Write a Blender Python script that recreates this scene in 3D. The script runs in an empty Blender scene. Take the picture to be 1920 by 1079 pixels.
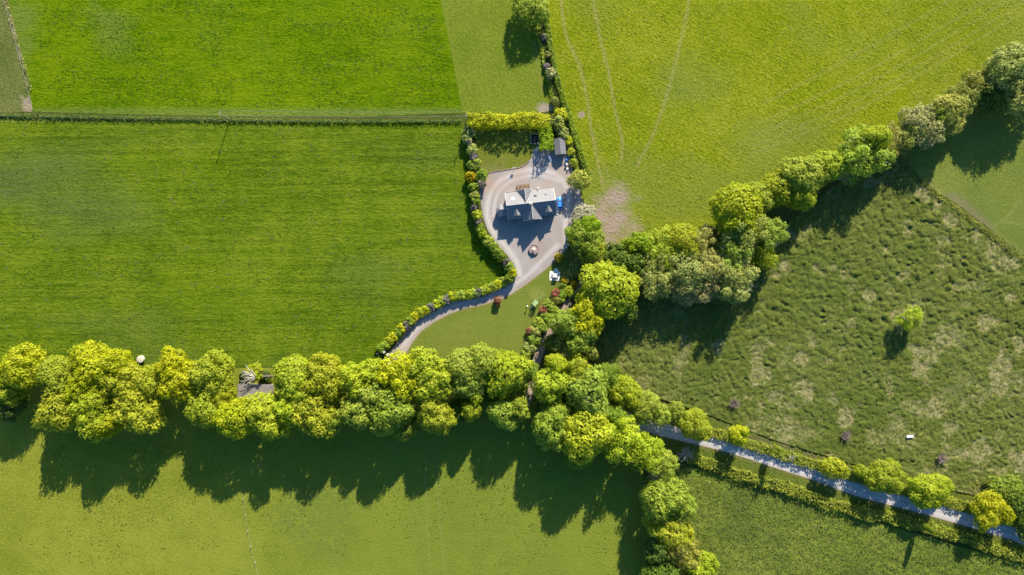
import bpy, math, random
import numpy as np
from mathutils import Vector, Matrix

# ------------------------------------------------------------------ camera, world, sun, exposure
SC = bpy.context.scene
H = 228.0                      # flying height of the camera (m)
S = 342.0 / 1920.0             # metres on the ground per photograph pixel
cam_d = bpy.data.cameras.new("camera"); cam = bpy.data.objects.new("camera", cam_d)
SC.collection.objects.link(cam)
cam.location = (0, 0, H); cam.rotation_euler = (0, 0, 0)
cam_d.sensor_width = 36; cam_d.lens = 24; cam_d.clip_start = 1; cam_d.clip_end = 6000
SC.camera = cam
EL = math.radians(28.4); AZ = math.radians(16.8)       # azimuth from +Y towards +X
sun_dir = Vector((math.sin(AZ)*math.cos(EL), math.cos(AZ)*math.cos(EL), math.sin(EL)))
W = bpy.data.worlds.new("World"); SC.world = W; W.use_nodes = True
wn = W.node_tree.nodes; wl = W.node_tree.links
sky = wn.new("ShaderNodeTexSky"); sky.sky_type = 'NISHITA'; sky.sun_disc = False
sky.sun_elevation = EL; sky.sun_rotation = AZ; sky.air_density = 1.0; sky.dust_density = 0.6; sky.ozone_density = 2.0
bg = wn["Background"]; bg.inputs["Strength"].default_value = 0.092
hsv = wn.new("ShaderNodeHueSaturation"); hsv.inputs["Saturation"].default_value = 1.35   # the deep blue of a clear dry sky
wl.new(sky.outputs[0], hsv.inputs["Color"]); wl.new(hsv.outputs[0], bg.inputs[0])
sl = bpy.data.lights.new("sun", 'SUN'); sl.energy = 4.6; sl.angle = math.radians(0.5); sl.color = (1.0, 0.93, 0.76)
so = bpy.data.objects.new("sun", sl); SC.collection.objects.link(so)
so.rotation_euler = (-sun_dir).to_track_quat('-Z', 'Y').to_euler()
SC.view_settings.view_transform = 'Standard'; SC.view_settings.look = 'None'
SC.view_settings.exposure = 1.35; SC.view_settings.gamma = 1.0; SC.view_settings.use_curve_mapping = False
try:
    SC.cycles.max_bounces = 6; SC.cycles.transparent_max_bounces = 4
except Exception: pass

C = SC.collection
rnd = random.Random(7); rng = np.random.default_rng(11)

def P(px, py, z=0.0):
    f = (H - z) / H
    return Vector(((px-960)*S*f, (539.5-py)*S*f, z))

# ------------------------------------------------------------------ noise in numpy
def _hash(ix, iy, seed):
    h = (ix.astype(np.int64)*374761393 + iy.astype(np.int64)*668265263 + seed*974634777) & 0xffffffff
    h = ((h ^ (h >> 13))*1274126177) & 0xffffffff
    h = (h ^ (h >> 16)) & 0xffffff
    return h / float(0xffffff)
def vnoise(x, y, seed=0):
    x0 = np.floor(x); y0 = np.floor(y); fx = x-x0; fy = y-y0
    fx = fx*fx*(3-2*fx); fy = fy*fy*(3-2*fy); ix = x0.astype(np.int64); iy = y0.astype(np.int64)
    a = _hash(ix, iy, seed); b = _hash(ix+1, iy, seed); c = _hash(ix, iy+1, seed); d = _hash(ix+1, iy+1, seed)
    return (a*(1-fx)+b*fx)*(1-fy)+(c*(1-fx)+d*fx)*fy
def fbm(x, y, seed=0, o=4):
    s = 0; a = .5
    for i in range(o):
        s = s + a*vnoise(x, y, seed+i*17); x = x*2.03+5.1; y = y*2.03+1.7; a *= .5
    return s/(1-.5**o)
def pxy(pts): return np.array([P(*p)[:2] for p in pts])
def dist_poly(x, y, pts):
    d = np.full(x.shape, 1e9)
    for (ax, ay), (bx, by) in zip(pts[:-1], pts[1:]):
        vx, vy = bx-ax, by-ay; L = vx*vx+vy*vy+1e-9
        t = np.clip(((x-ax)*vx+(y-ay)*vy)/L, 0, 1)
        d = np.minimum(d, np.hypot(x-ax-t*vx, y-ay-t*vy))
    return d
def inside(x, y, poly):
    r = np.zeros(x.shape, bool); n = len(poly)
    for i in range(n):
        x1, y1 = poly[i]; x2, y2 = poly[(i+1) % n]
        if y1 == y2: continue
        c = ((y1 > y) != (y2 > y)) & (x < (x2-x1)*(y-y1)/(y2-y1)+x1)
        r ^= c
    return r
def smooth(pts, n=6):
    """Catmull-Rom through the points"""
    p = [np.array(q, float) for q in pts]; p = [2*p[0]-p[1]]+p+[2*p[-1]-p[-2]]; out = []
    for i in range(1, len(p)-2):
        for k in range(n):
            t = k/n
            out.append(.5*((2*p[i])+(-p[i-1]+p[i+1])*t+(2*p[i-1]-5*p[i]+4*p[i+1]-p[i+2])*t*t+(-p[i-1]+3*p[i]-3*p[i+1]+p[i+2])*t**3))
    out.append(p[-2]); return [tuple(q) for q in out]

# ------------------------------------------------------------------ materials
class NT:
    def __init__(s, name):
        s.m = bpy.data.materials.new(name); s.m.use_nodes = True; s.t = s.m.node_tree
        s.b = s.t.nodes["Principled BSDF"]; s.out = s.t.nodes["Material Output"]
        s.b.inputs["Roughness"].default_value = .9; s.b.inputs["Specular IOR Level"].default_value = .15
    def n(s, typ, **kw):
        nd = s.t.nodes.new("ShaderNode"+typ)
        for k, v in kw.items(): setattr(nd, k, v)
        return nd
    def l(s, a, b): s.t.links.new(a, b)
    def val(s, sock, v):
        if hasattr(v, 'node'): s.l(v, sock)
        else: sock.default_value = v
    def coord(s, ang=0, sc=(1, 1, 1)):
        tc = s.n("TexCoord"); mp = s.n("Mapping"); mp.inputs["Rotation"].default_value = (0, 0, ang); mp.inputs["Scale"].default_value = sc
        if ang:
            m0 = s.n("Mapping"); m0.inputs["Rotation"].default_value = (0, 0, ang); s.l(tc.outputs["Object"], m0.inputs[0])
            mp.inputs["Rotation"].default_value = (0, 0, 0); s.l(m0.outputs[0], mp.inputs[0])
        else: s.l(tc.outputs["Object"], mp.inputs[0])
        return mp.outputs[0]
    def noise(s, v, scale, det=4, rough=.6, dist=0):
        nd = s.n("TexNoise"); s.l(v, nd.inputs["Vector"]); nd.inputs["Scale"].default_value = scale
        nd.inputs["Detail"].default_value = det; nd.inputs["Roughness"].default_value = rough; nd.inputs["Distortion"].default_value = dist
        return nd.outputs["Fac"]
    def math(s, op, a, b=0.0, c=0.0):
        nd = s.n("Math", operation=op)
        for i, v in enumerate((a, b, c)): s.val(nd.inputs[i], v)
        return nd.outputs[0]
    def mix(s, f, a, b, blend='MIX'):
        nd = s.n("Mix", data_type='RGBA', blend_type=blend)
        for sock, v in ((nd.inputs["Factor"], f), (nd.inputs[6], a), (nd.inputs[7], b)):
            if isinstance(v, tuple) and len(v) == 3: v = (*v, 1)
            s.val(sock, v)
        return nd.outputs[2]
    def ramp(s, f, stops):
        nd = s.n("ValToRGB"); s.l(f, nd.inputs[0]); e = nd.color_ramp.elements
        while len(e) < len(stops): e.new(.5)
        for el, (p, c) in zip(e, stops): el.position = p; el.color = (*c, 1)
        return nd.outputs[0]
    def rng(s, f, a, b, c=0., d=1.):
        nd = s.n("MapRange"); s.l(f, nd.inputs[0]); nd.inputs[1].default_value = a; nd.inputs[2].default_value = b
        nd.inputs[3].default_value = c; nd.inputs[4].default_value = d; return nd.outputs[0]
    def attr(s, name):
        nd = s.n("Attribute"); nd.attribute_name = name; return nd
    def bump(s, h, dist, strength=1.):
        nd = s.n("Bump"); s.l(h, nd.inputs["Height"]); nd.inputs["Distance"].default_value = dist; nd.inputs["Strength"].default_value = strength
        s.l(nd.outputs[0], s.b.inputs["Normal"])
    def color(s, c):
        if hasattr(c, 'node'): s.l(c, s.b.inputs["Base Color"])
        else: s.b.inputs["Base Color"].default_value = (*c, 1)

def mul(c, k): return tuple(v*k for v in c)
def plain(name, col, rough=.6, var=.12, scale=3., spec=.3, metal=0.):
    t = NT(name); v = t.coord(); f = t.noise(v, scale, 5, .65)
    t.color(t.ramp(f, [(.3, mul(col, 1-var)), (.7, mul(col, 1+var))])); t.b.inputs["Roughness"].default_value = rough
    t.b.inputs["Specular IOR Level"].default_value = spec; t.b.inputs["Metallic"].default_value = metal
    return t.m

def grass(name, lo, mid, hi, ang=0., streak=.35, patch=.5, fine=.45, bump=.10, track=(.16, .15, .05), alt=(.1, .12, .02), fs=1.6, third=(.2, .2, .05), ln=(.12, .85)):
    """meadow: broad patches, mowing streaks, tuft-sized mottling; attribute m: R worn track, G other sward, B bare earth"""
    t = NT(name); t.b.inputs["Specular IOR Level"].default_value = 0.; v = t.coord(); vs = t.coord(ang, (ln[0], ln[1], 1))
    big = t.noise(v, .028, 3, .6); med = t.noise(v, .16, 4, .6, .4); st = t.noise(vs, .55, 3, .6, .3); st2 = t.noise(vs, 2.1, 3, .65)
    va = t.coord(ang, (.42+.58*(1-min(1, streak*2.2)), 1, 1)); fn = t.noise(va, fs, 5, .75, .5); ff = t.noise(va, fs*2.6, 3, .75, .4)
    f = t.math('ADD', t.math('MULTIPLY', t.math('SUBTRACT', big, .5), patch*1.3), t.math('MULTIPLY', t.math('SUBTRACT', med, .5), patch*.9))
    f = t.math('ADD', f, t.math('MULTIPLY', t.math('SUBTRACT', st, .5), streak*1.2))
    f = t.math('ADD', f, t.math('MULTIPLY', t.math('SUBTRACT', st2, .5), streak*.8))
    f = t.math('ADD', f, t.math('MULTIPLY', t.math('SUBTRACT', fn, .5), fine*3.6))
    f = t.math('ADD', f, t.math('MULTIPLY', t.math('SUBTRACT', ff, .5), fine*3.0))
    f = t.math('ADD', f, .5)
    c = t.ramp(f, [(.18, lo), (.5, mid), (.82, hi)])
    sp = t.n("SeparateColor"); t.l(t.attr("m").outputs["Color"], sp.inputs[0])
    g = t.math('MULTIPLY', sp.outputs[1], t.rng(fn, .25, .6)); c = t.mix(g, c, t.mix(fn, mul(alt, .7), mul(alt, 1.3)))
    r = t.math('MULTIPLY', sp.outputs[0], t.rng(fn, .3, .62, .25, 1.)); c = t.mix(r, c, t.mix(ff, mul(track, .8), mul(track, 1.2)))
    b = t.math('MULTIPLY', sp.outputs[2], t.rng(fn, .3, .5, .3, 1.)); c = t.mix(b, c, t.mix(ff, mul(third, .75), mul(third, 1.25)))
    t.color(c)
    hgt = t.math('ADD', t.math('MULTIPLY', fn, 1.), t.math('ADD', t.math('MULTIPLY', ff, .35), t.math('MULTIPLY', st2, .25*streak)))
    t.bump(hgt, bump*3.2); return t.m

def leafmat(name, vary=.22, trans=.47):
    t = NT(name); oi = t.n("ObjectInfo"); tint = t.attr("tint"); v = t.coord()
    nz = t.noise(v, .9 if 'hedge' in name else 3., 3, .6)
    k = t.math('ADD', t.math('MULTIPLY', t.math('SUBTRACT', tint.outputs["Fac"], .5), vary*2), 1.)
    k = t.math('MULTIPLY', k, t.rng(nz, .3, .7, .8, 1.2))
    c = t.mix(1., oi.outputs["Color"], (1, 1, 1), 'MULTIPLY')
    hs = t.n("HueSaturation"); t.l(c, hs.inputs["Color"]); t.l(k, hs.inputs["Value"])
    t.l(t.rng(tint.outputs["Fac"], 0, 1, .508, .494), hs.inputs["Hue"])
    t.color(hs.outputs[0]); t.b.inputs["Roughness"].default_value = .55; t.b.inputs["Specular IOR Level"].default_value = .25
    tr = t.n("BsdfTranslucent"); t.l(hs.outputs[0], tr.inputs[0]); ms = t.n("MixShader"); ms.inputs[0].default_value = trans
    t.l(t.b.outputs[0], ms.inputs[1]); t.l(tr.outputs[0], ms.inputs[2]); t.l(ms.outputs[0], t.out.inputs[0])
    return t.m

M = {}
M['leaf'] = leafmat("leaves"); M['hedgeleaf'] = leafmat("hedge leaves")
M['bark'] = plain("bark", (.10, .085, .065), .9, .35, 2.5, .1)
M['palebark'] = plain("pale bark", (.42, .38, .33), .9, .25, 2.5, .1)
M['slate'] = None
def slate():
    t = NT("roof slates"); v = t.coord(); br = t.n("TexBrick"); t.l(v, br.inputs[0]); br.inputs["Scale"].default_value = 1.
    br.inputs["Brick Width"].default_value = .42; br.inputs["Row Height"].default_value = .24; br.inputs["Mortar Size"].default_value = .012
    br.inputs["Color1"].default_value = (.155, .15, .165, 1); br.inputs["Color2"].default_value = (.20, .19, .20, 1); br.inputs["Mortar"].default_value = (.09, .09, .1, 1)
    n = t.noise(v, .7, 5, .7); t.color(t.mix(t.rng(n, .35, .7, 0., .5), br.outputs[0], (.21, .19, .18)))
    t.b.inputs["Roughness"].default_value = .55; t.b.inputs["Specular IOR Level"].default_value = .35
    t.bump(br.outputs["Fac"], .004); return t.m
M['slate'] = slate()
M['ridge'] = plain("ridge tiles", (.38, .36, .36), .7, .15, 4)
M['render'] = plain("cream render", (.62, .57, .48), .85, .08, 1.2, .2)
M['stone'] = plain("grey stone", (.30, .27, .24), .9, .3, 2.2, .15)
M['white'] = plain("white paint", (.78, .77, .74), .5, .05, 3)
M['concrete'] = plain("pale concrete", (.52, .48, .41), .85, .14, 3.)
M['slab'] = plain("white paving", (.72, .69, .63), .8, .08, 2.)
M['glass'] = plain("dark glass", (.03, .035, .04), .08, .2, 1, .6)
M['wood'] = plain("weathered wood", (.20, .13, .09), .85, .3, 6, .15)
M['palewood'] = plain("pale wood", (.42, .34, .24), .8, .2, 5, .15)
M['greenpaint'] = plain("green painted timber", (.10, .19, .07), .7, .2, 4)
M['lightgreen'] = plain("pale green plastic", (.42, .52, .25), .5, .12, 4)
M['blue'] = plain("blue car paint", (.03, .22, .75), .22, .04, 2, .5)
M['bluebin'] = plain("blue plastic", (.04, .2, .7), .45, .1, 3)
M['darkblue'] = plain("dark blue fabric", (.03, .035, .12), .8, .2, 4)
M['palegrey'] = plain("pale grey metal", (.50, .50, .52), .5, .1, 4)
M['black'] = plain("black rubber", (.02, .02, .02), .8, .2, 6)
M['darkmetal'] = plain("dark metal", (.06, .06, .075), .5, .2, 5)
M['steel'] = plain("steel", (.45, .45, .45), .35, .1, 5, .5, .6)
M['lilac'] = plain("pale blue plastic", (.45, .52, .68), .5, .08, 3)
M['red'] = plain("red plastic", (.4, .03, .02), .4, .1, 3)
M['lamp'] = plain("opal glass", (.8, .78, .72), .3, .02, 2)
def tin():
    t = NT("corrugated sheet"); v = t.coord(); w = t.n("TexWave"); t.l(v, w.inputs[0]); w.inputs["Scale"].default_value = 1.5; w.inputs["Distortion"].default_value = .6
    n = t.noise(v, .8, 5, .7); c = t.mix(t.rng(n, .4, .65), (.24, .21, .21), (.33, .28, .26)); t.color(t.mix(t.math('MULTIPLY', w.outputs[1], .4), c, (.10, .085, .08)))
    t.b.inputs["Roughness"].default_value = .6; t.bump(w.outputs[1], .03); return t.m
M['tin'] = tin()
def shedroof():
    t = NT("shed roofing"); v = t.coord(); n = t.noise(v, 1.2, 5, .7)
    w = t.n("TexWave", bands_direction='Y'); t.l(v, w.inputs[0]); w.inputs["Scale"].default_value = .35
    c = t.mix(n, (.12, .115, .12), (.19, .18, .185)); t.color(t.mix(t.rng(w.outputs[1], .93, 1., 0, .6), c, (.1, .1, .1))); return t.m
M['shedroof'] = shedroof()

# ------------------------------------------------------------------ objects
def tag(o, label=None, cat=None, group=None, kind=None):
    if label: o['label'] = label
    if cat: o['category'] = cat
    if group: o['group'] = group
    if kind: o['kind'] = kind
    return o
def link(name, me, parent=None):
    o = bpy.data.objects.new(name, me); C.objects.link(o)
    if parent is not None: o.parent = parent
    return o
def thing(name, label, cat, loc=(0, 0, 0), rz=0., group=None):
    o = link(name, None); o.empty_display_size = .5; o.location = loc; o.rotation_euler = (0, 0, rz); return tag(o, label, cat, group)
def quads_mesh(name, V, mat, tint=None):
    n = len(V)//4; me = bpy.data.meshes.new(name); me.vertices.add(4*n); me.loops.add(4*n); me.polygons.add(n)
    me.vertices.foreach_set("co", V.astype(np.float32).ravel()); me.loops.foreach_set("vertex_index", np.arange(4*n, dtype=np.int32))
    me.polygons.foreach_set("loop_start", np.arange(0, 4*n, 4, dtype=np.int32)); me.polygons.foreach_set("loop_total", np.full(n, 4, np.int32))
    if tint is not None:
        a = me.attributes.new("tint", 'FLOAT', 'POINT'); a.data.foreach_set("value", np.repeat(tint, 4).astype(np.float32))
    me.materials.append(mat); me.update(); return me
def cards(c, nrm, size, aspect=1., droop=None):
    """one rhombic leaf clump per centre, facing nrm"""
    n = len(c); r = rng.normal(size=(n, 3)); nrm = nrm/np.linalg.norm(nrm, axis=1, keepdims=True)
    u = np.cross(nrm, r); u /= np.linalg.norm(u, axis=1, keepdims=True)+1e-9; w = np.cross(nrm, u)
    s = np.asarray(size).reshape(-1, 1)*.5; a = u*s*aspect; b = w*s
    bend = nrm*s*rng.uniform(-.5, .1, (n, 1))
    V = np.empty((n, 4, 3)); V[:, 0] = c-a-b*.75+bend; V[:, 1] = c+a*.8-b; V[:, 2] = c+a+b*.8+bend; V[:, 3] = c-a*.7+b
    return V.reshape(-1, 3)

class MB:
    def __init__(s): s.v = []; s.f = []; s.mi = []; s.cur = 0
    def mesh(s, name, mats, smooth=False):
        me = bpy.data.meshes.new(name); me.from_pydata([tuple(v) for v in s.v], [], s.f)
        for m in (mats if isinstance(mats, (list, tuple)) else [mats]): me.materials.append(m)
        for p, i in zip(me.polygons, s.mi): p.material_index = i; p.use_smooth = smooth
        me.update(); return me
    def obj(s, name, mats, parent=None, smooth=False): return link(name, s.mesh(name, mats, smooth), parent)
    def face(s, pts):
        i = len(s.v); s.v += [Vector(p) for p in pts]; s.f.append(tuple(range(i, i+len(pts)))); s.mi.append(s.cur)
    def box(s, c, d, rz=0., bev=0.):
        x, y, z = d[0]/2, d[1]/2, d[2]/2; R = Matrix.Rotation(rz, 3, 'Z'); c = Vector(c)
        b = min(bev, x*.9, y*.9, z*.9)
        if b > 0:
            ring = lambda ix, iy, zz: [R @ Vector(q)+c for q in ((ix-b, -iy, zz), (ix, -iy+b, zz), (ix, iy-b, zz), (ix-b, iy, zz), (-ix+b, iy, zz), (-ix, iy-b, zz), (-ix, -iy+b, zz), (-ix+b, -iy, zz))]
            s.loft([ring(x-b, y-b, -z), ring(x, y, -z+b), ring(x, y, z-b), ring(x-b, y-b, z)])
        else: s.loft([[R @ Vector(q)+c for q in ((x, -y, zz), (x, y, zz), (-x, y, zz), (-x, -y, zz))] for zz in (-z, z)])
    def loft(s, rings, cap=True):
        i0 = len(s.v); n = len(rings[0])
        for r in rings: s.v += [Vector(p) for p in r]
        for k in range(len(rings)-1):
            for j in range(n):
                a = i0+k*n+j; b = i0+k*n+(j+1) % n; s.f.append((a, b, b+n, a+n)); s.mi.append(s.cur)
        if cap:
            s.f.append(tuple(range(i0+n-1, i0-1, -1))); s.mi.append(s.cur)
            e = i0+(len(rings)-1)*n; s.f.append(tuple(range(e, e+n))); s.mi.append(s.cur)
    def tube(s, pts, rad, n=6):
        pts = [Vector(p) for p in pts]; rad = rad if isinstance(rad, (list, tuple)) else [rad]*len(pts); rings = []
        for k, p in enumerate(pts):
            d = (pts[min(k+1, len(pts)-1)]-pts[max(k-1, 0)]).normalized(); a = d.orthogonal().normalized() if abs(d.z) < .95 else Vector((1, 0, 0))
            a = (a-d*a.dot(d)).normalized(); b = d.cross(a)
            rings.append([p+(a*math.cos(2*math.pi*j/n)+b*math.sin(2*math.pi*j/n))*rad[k] for j in range(n)])
        s.loft(rings)
    def lathe(s, prof, c=(0, 0, 0), n=20):
        c = Vector(c); s.loft([[c+Vector((r*math.cos(2*math.pi*j/n), r*math.sin(2*math.pi*j/n), z)) for j in range(n)] for r, z in prof])
    def slabpoly(s, poly, th):
        """a planar polygon given thickness along its normal (downwards)"""
        p = [Vector(q) for q in poly]; nn = (p[1]-p[0]).cross(p[2]-p[0]).normalized()
        if nn.z < 0: p.reverse(); nn = -nn
        s.loft([[q-nn*th for q in p], p])

# ------------------------------------------------------------------ ground sheets
def sheet(name, poly_px, res, z, mat, m=None, hfn=None, pad=False, label_kind='structure'):
    poly = pxy(poly_px); x0, y0 = poly.min(0)-res; x1, y1 = poly.max(0)+res
    nx = int((x1-x0)/res)+2; ny = int((y1-y0)/res)+2
    gx, gy = np.meshgrid(x0+np.arange(nx)*res, y0+np.arange(ny)*res)
    cin = inside(gx[:-1, :-1]+res/2, gy[:-1, :-1]+res/2, poly)
    used = np.zeros((ny, nx), int)
    used[:-1, :-1] += cin; used[1:, :-1] += cin; used[:-1, 1:] += cin; used[1:, 1:] += cin
    edge = (used > 0) & (used < 4); ex = gx[edge]; ey = gy[edge]; best = np.full(ex.shape, 1e9); bx = ex.copy(); by = ey.copy()
    for i in range(len(poly)):
        ax, ay = poly[i]; cx, cy = poly[(i+1) % len(poly)]; vx, vy = cx-ax, cy-ay
        t = np.clip(((ex-ax)*vx+(ey-ay)*vy)/(vx*vx+vy*vy+1e-9), 0, 1); qx = ax+t*vx; qy = ay+t*vy; d = np.hypot(ex-qx, ey-qy)
        k = d < best; best[k] = d[k]; bx[k] = qx[k]; by[k] = qy[k]
    gx[edge] = bx; gy[edge] = by
    idx = -np.ones((ny, nx), np.int64); u = used > 0; idx[u] = np.arange(u.sum())
    X = gx[u]; Y = gy[u]; Z = np.full(X.shape, z)
    if hfn is not None: Z = Z+hfn(X, Y)
    q = np.stack([idx[:-1, :-1][cin], idx[:-1, 1:][cin], idx[1:, 1:][cin], idx[1:, :-1][cin]], 1).astype(np.int32); n = len(q)
    me = bpy.data.meshes.new(name); me.vertices.add(len(X)); me.loops.add(4*n); me.polygons.add(n)
    me.vertices.foreach_set("co", np.stack([X, Y, Z], 1).astype(np.float32).ravel()); me.loops.foreach_set("vertex_index", q.ravel())
    me.polygons.foreach_set("loop_start", np.arange(0, 4*n, 4, dtype=np.int32)); me.polygons.foreach_set("loop_total", np.full(n, 4, np.int32))
    me.polygons.foreach_set("use_smooth", np.ones(n, bool))
    col = np.zeros((len(X), 4)); col[:, 3] = 1
    if m is not None:
        for i, ch in enumerate(m(X, Y)):
            if ch is not None: col[:, i] = np.clip(ch, 0, 1)
    a = me.attributes.new("m", 'FLOAT_COLOR', 'POINT'); a.data.foreach_set("color", col.astype(np.float32).ravel())
    me.materials.append(mat); me.update(); o = link(name, me); o['kind'] = 'structure'; return o
def line(X, Y, pts, w, sm=True):
    d = dist_poly(X, Y, pxy(smooth(pts, 5) if sm else pts)); return np.clip(1.15-d/w, 0, 1)
def pX(X): return X/S+960
def pY(Y): return 539.5-Y/S
def blob(X, Y, cx, cy, r, seed=3, sc=.2, amt=.8, k=2.):
    p = P(cx, cy); d = np.hypot(X-p.x, Y-p.y)/(r*S); return np.clip((1.25-d+amt*(fbm(X*sc, Y*sc, seed)-.5)*2)*k, 0, 1)

# base ground out to the horizon
def ground():
    b = MB(); b.face([(-3000, -3000, -.06), (3000, -3000, -.06), (3000, 3000, -.06), (-3000, 3000, -.06)])
    o = b.obj("ground", grass("rough verge grass", (.045, .06, .012), (.075, .095, .02), (.12, .12, .035), 0, .1, .6, .6, .12)); o['kind'] = 'structure'
ground()

EXT = 260   # how far the fields run on beyond the photograph, in its pixels
def f2m(X, Y):
    R = np.maximum(.55*line(X, Y, [(575, 58), (640, 75), (720, 86), (780, 88), (845, 118)], .5), .3*line(X, Y, [(330, 0), (420, 18), (500, 45), (560, 55)], .5))
    G = np.clip((fbm(X*.06, Y*.10, 21)-.47)*3, 0, .8)*np.clip((360-pX(X))/200, .15, 1)*np.clip((150-pY(Y))/80, .1, 1)+.9*np.clip((pY(Y)-198)/12, 0, 1)
    return R, G, None
sheet("upper_pasture", [(22, -EXT), (817, -EXT), (826, 0), (838, 60), (852, 130), (867, 212), (700, 219), (430, 219), (200, 214), (62, 210), (45, 120), (30, 60), (14, 0)], .6, 0,
      grass("lush grass", (.040, .082, .001), (.082, .142, .002), (.135, .175, .004), .02, .5, .55, .5, .11, (.03, .065, .004), (.12, .15, .03), 1.5), f2m)
def f1m(X, Y): return None, None, np.maximum(blob(X, Y, 56, 195, 16, 4, .5), .7*line(X, Y, [(14, 0), (32, 75), (48, 130), (62, 205)], 1.3)*(fbm(X*.4, Y*.4, 6) > .42))
sheet("side_pasture", [(-EXT, -EXT), (22, -EXT), (14, 0), (30, 60), (45, 120), (62, 210), (0, 213), (-EXT, 210)], .6, 0,
      grass("dry pasture", (.060, .080, .018), (.105, .120, .030), (.16, .16, .05), .5, .1, .6, .6, .12, third=(.26, .21, .14)), f1m)
def f3m(X, Y):
    return .5*line(X, Y, [(1003, 80), (1010, 130), (1017, 170)], .6), None, np.maximum(blob(X, Y, 1022, 205, 13, 5, .6), 0)
sheet("mown_paddock", [(817, -EXT), (1005, -EXT), (1010, 0), (1016, 80), (1032, 150), (1040, 207), (1000, 214), (867, 213), (852, 130), (838, 60), (826, 0)], .6, 0,
      grass("mown grass", (.078, .112, .010), (.118, .152, .014), (.165, .185, .026), 1.3, .16, .5, .6, .08, (.2, .18, .07), third=(.26, .21, .17)), f3m)
def f4m(X, Y):
    x = pX(X); y = pY(Y)
    G = np.clip(.3+2.2*(fbm(X*.012, Y*.028, 31, 3)-.5)*2+.00055*(x-300)+.0007*(y-400), 0, 1)*.95
    G = G*np.clip((y-245)/60, .1, 1)*np.clip((905-x)/70, 0, 1)
    B = np.clip((fbm(X*.02, Y*.05, 77, 3)-.56)*5, 0, .7)*np.clip((600-x)/500, 0, 1)
    return .5*np.clip((232-y)/6, 0, 1), G, B
drive_w = [(888, 335), (892, 372), (896, 408), (905, 440), (925, 466), (945, 488), (958, 508), (952, 524), (930, 535), (900, 548), (865, 555), (838, 562), (810, 576), (780, 592), (755, 615), (735, 636), (714, 655)]
sheet("large_meadow", [(-EXT, 224), (0, 222), (200, 226), (430, 229), (700, 228), (866, 225), (875, 260), (882, 300)]+drive_w+[(705, 682), (560, 688), (300, 690), (0, 690), (-EXT, 690)], .6, 0,
      grass("meadow grass", (.044, .078, .003), (.080, .123, .006), (.128, .162, .010), -.01, .75, .7, .42, .12, (.14, .14, .04), (.072, .098, .026), 1.1, (.11, .16, .003), ln=(.03, 1.0)), f4m)
def f5m(X, Y):
    R = np.maximum(line(X, Y, [(1048, -40), (1060, 60), (1085, 120), (1100, 180), (1108, 240), (1120, 300), (1133, 360)], .5), line(X, Y, [(1106, -40), (1125, 70), (1140, 130), (1152, 200), (1166, 260), (1165, 300)], .5))
    R = np.maximum(R, .6*line(X, Y, [(1299, -40), (1285, 40), (1258, 150), (1228, 245), (1195, 310)], .8))
    R = np.maximum(R, .3*line(X, Y, [(1112, 250), (1140, 330), (1150, 380)], .8))
    for k, o in enumerate((45, 62, 84, 108, 150)):
        R = np.maximum(R, .28*line(X, Y, [(1400+o*.2, 330-o*.9), (1600, 255-o), (1800, 140-o), (1960, 40-o)], .7))
    x = pX(X); y = pY(Y); dd = (y-(400-(x-1180)*.42)); G = np.clip((fbm(X*.035, Y*.06, 41)-.46)*3+np.clip((dd+170)/260, -.4, .5), 0, .85)
    B = np.maximum(blob(X, Y, 1148, 422, 43, 6, .3, .7, 1.0), np.maximum(blob(X, Y, 1154, 382, 32, 8, .3, .8, .9), blob(X, Y, 1090, 215, 6, 9, .8, .3)))
    B = np.maximum(B, np.maximum(blob(X, Y, 1130, 466, 29, 12, .3, .6, 1.2), blob(X, Y, 1116, 405, 29, 13, .3, .6, 1.2)))
    return R, G, B
sheet("hay_field", [(1020, -EXT), (2180, -EXT), (2180, 0), (1925, 118), (1800, 205), (1660, 262), (1560, 318), (1450, 370), (1330, 430), (1240, 462), (1150, 505), (1100, 520), (1085, 470), (1080, 400), (1098, 340), (1090, 300), (1060, 205), (1030, 90), (1020, 0)], .6, 0,
      grass("hay grass", (.100, .135, .003), (.160, .190, .006), (.225, .235, .020), .52, .22, .55, .62, .16, (.25, .21, .085), (.142, .168, .028), 1.25, (.29, .212, .172)), f5m)
def f8m(X, Y):
    x = pX(X); y = pY(Y)
    R = np.maximum(.35*line(X, Y, [(797, 850), (800, 960), (808, 1090)], .5), .35*line(X, Y, [(816, 850), (824, 960), (835, 1090)], .5))
    R = np.maximum(R, .3*line(X, Y, [(448, 845), (462, 985), (478, 1090)], .35))
    G = np.clip((x-250)/700, 0, .75)+.25*(fbm(X*.05, Y*.05, 51)-.5)
    B = blob(X, Y, 600, 965, 70, 52, .12, .6)*np.clip((fbm(X*1.5, Y*1.5, 53)-.42)*6, 0, .8)
    return R, G, B
sheet("lower_field", [(-EXT, 690), (700, 690), (1000, 700), (1130, 840), (1205, 880), (1215, 960), (1225, 1090), (1240, 1340), (-EXT, 1340)], .6, 0,
      grass("grazed grass", (.118, .136, .014), (.158, .175, .019), (.205, .205, .028), .1, .15, .85, .65, .07, (.21, .20, .07), (.110, .150, .022), 1.6, (.105, .135, .025)), f8m)

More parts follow.
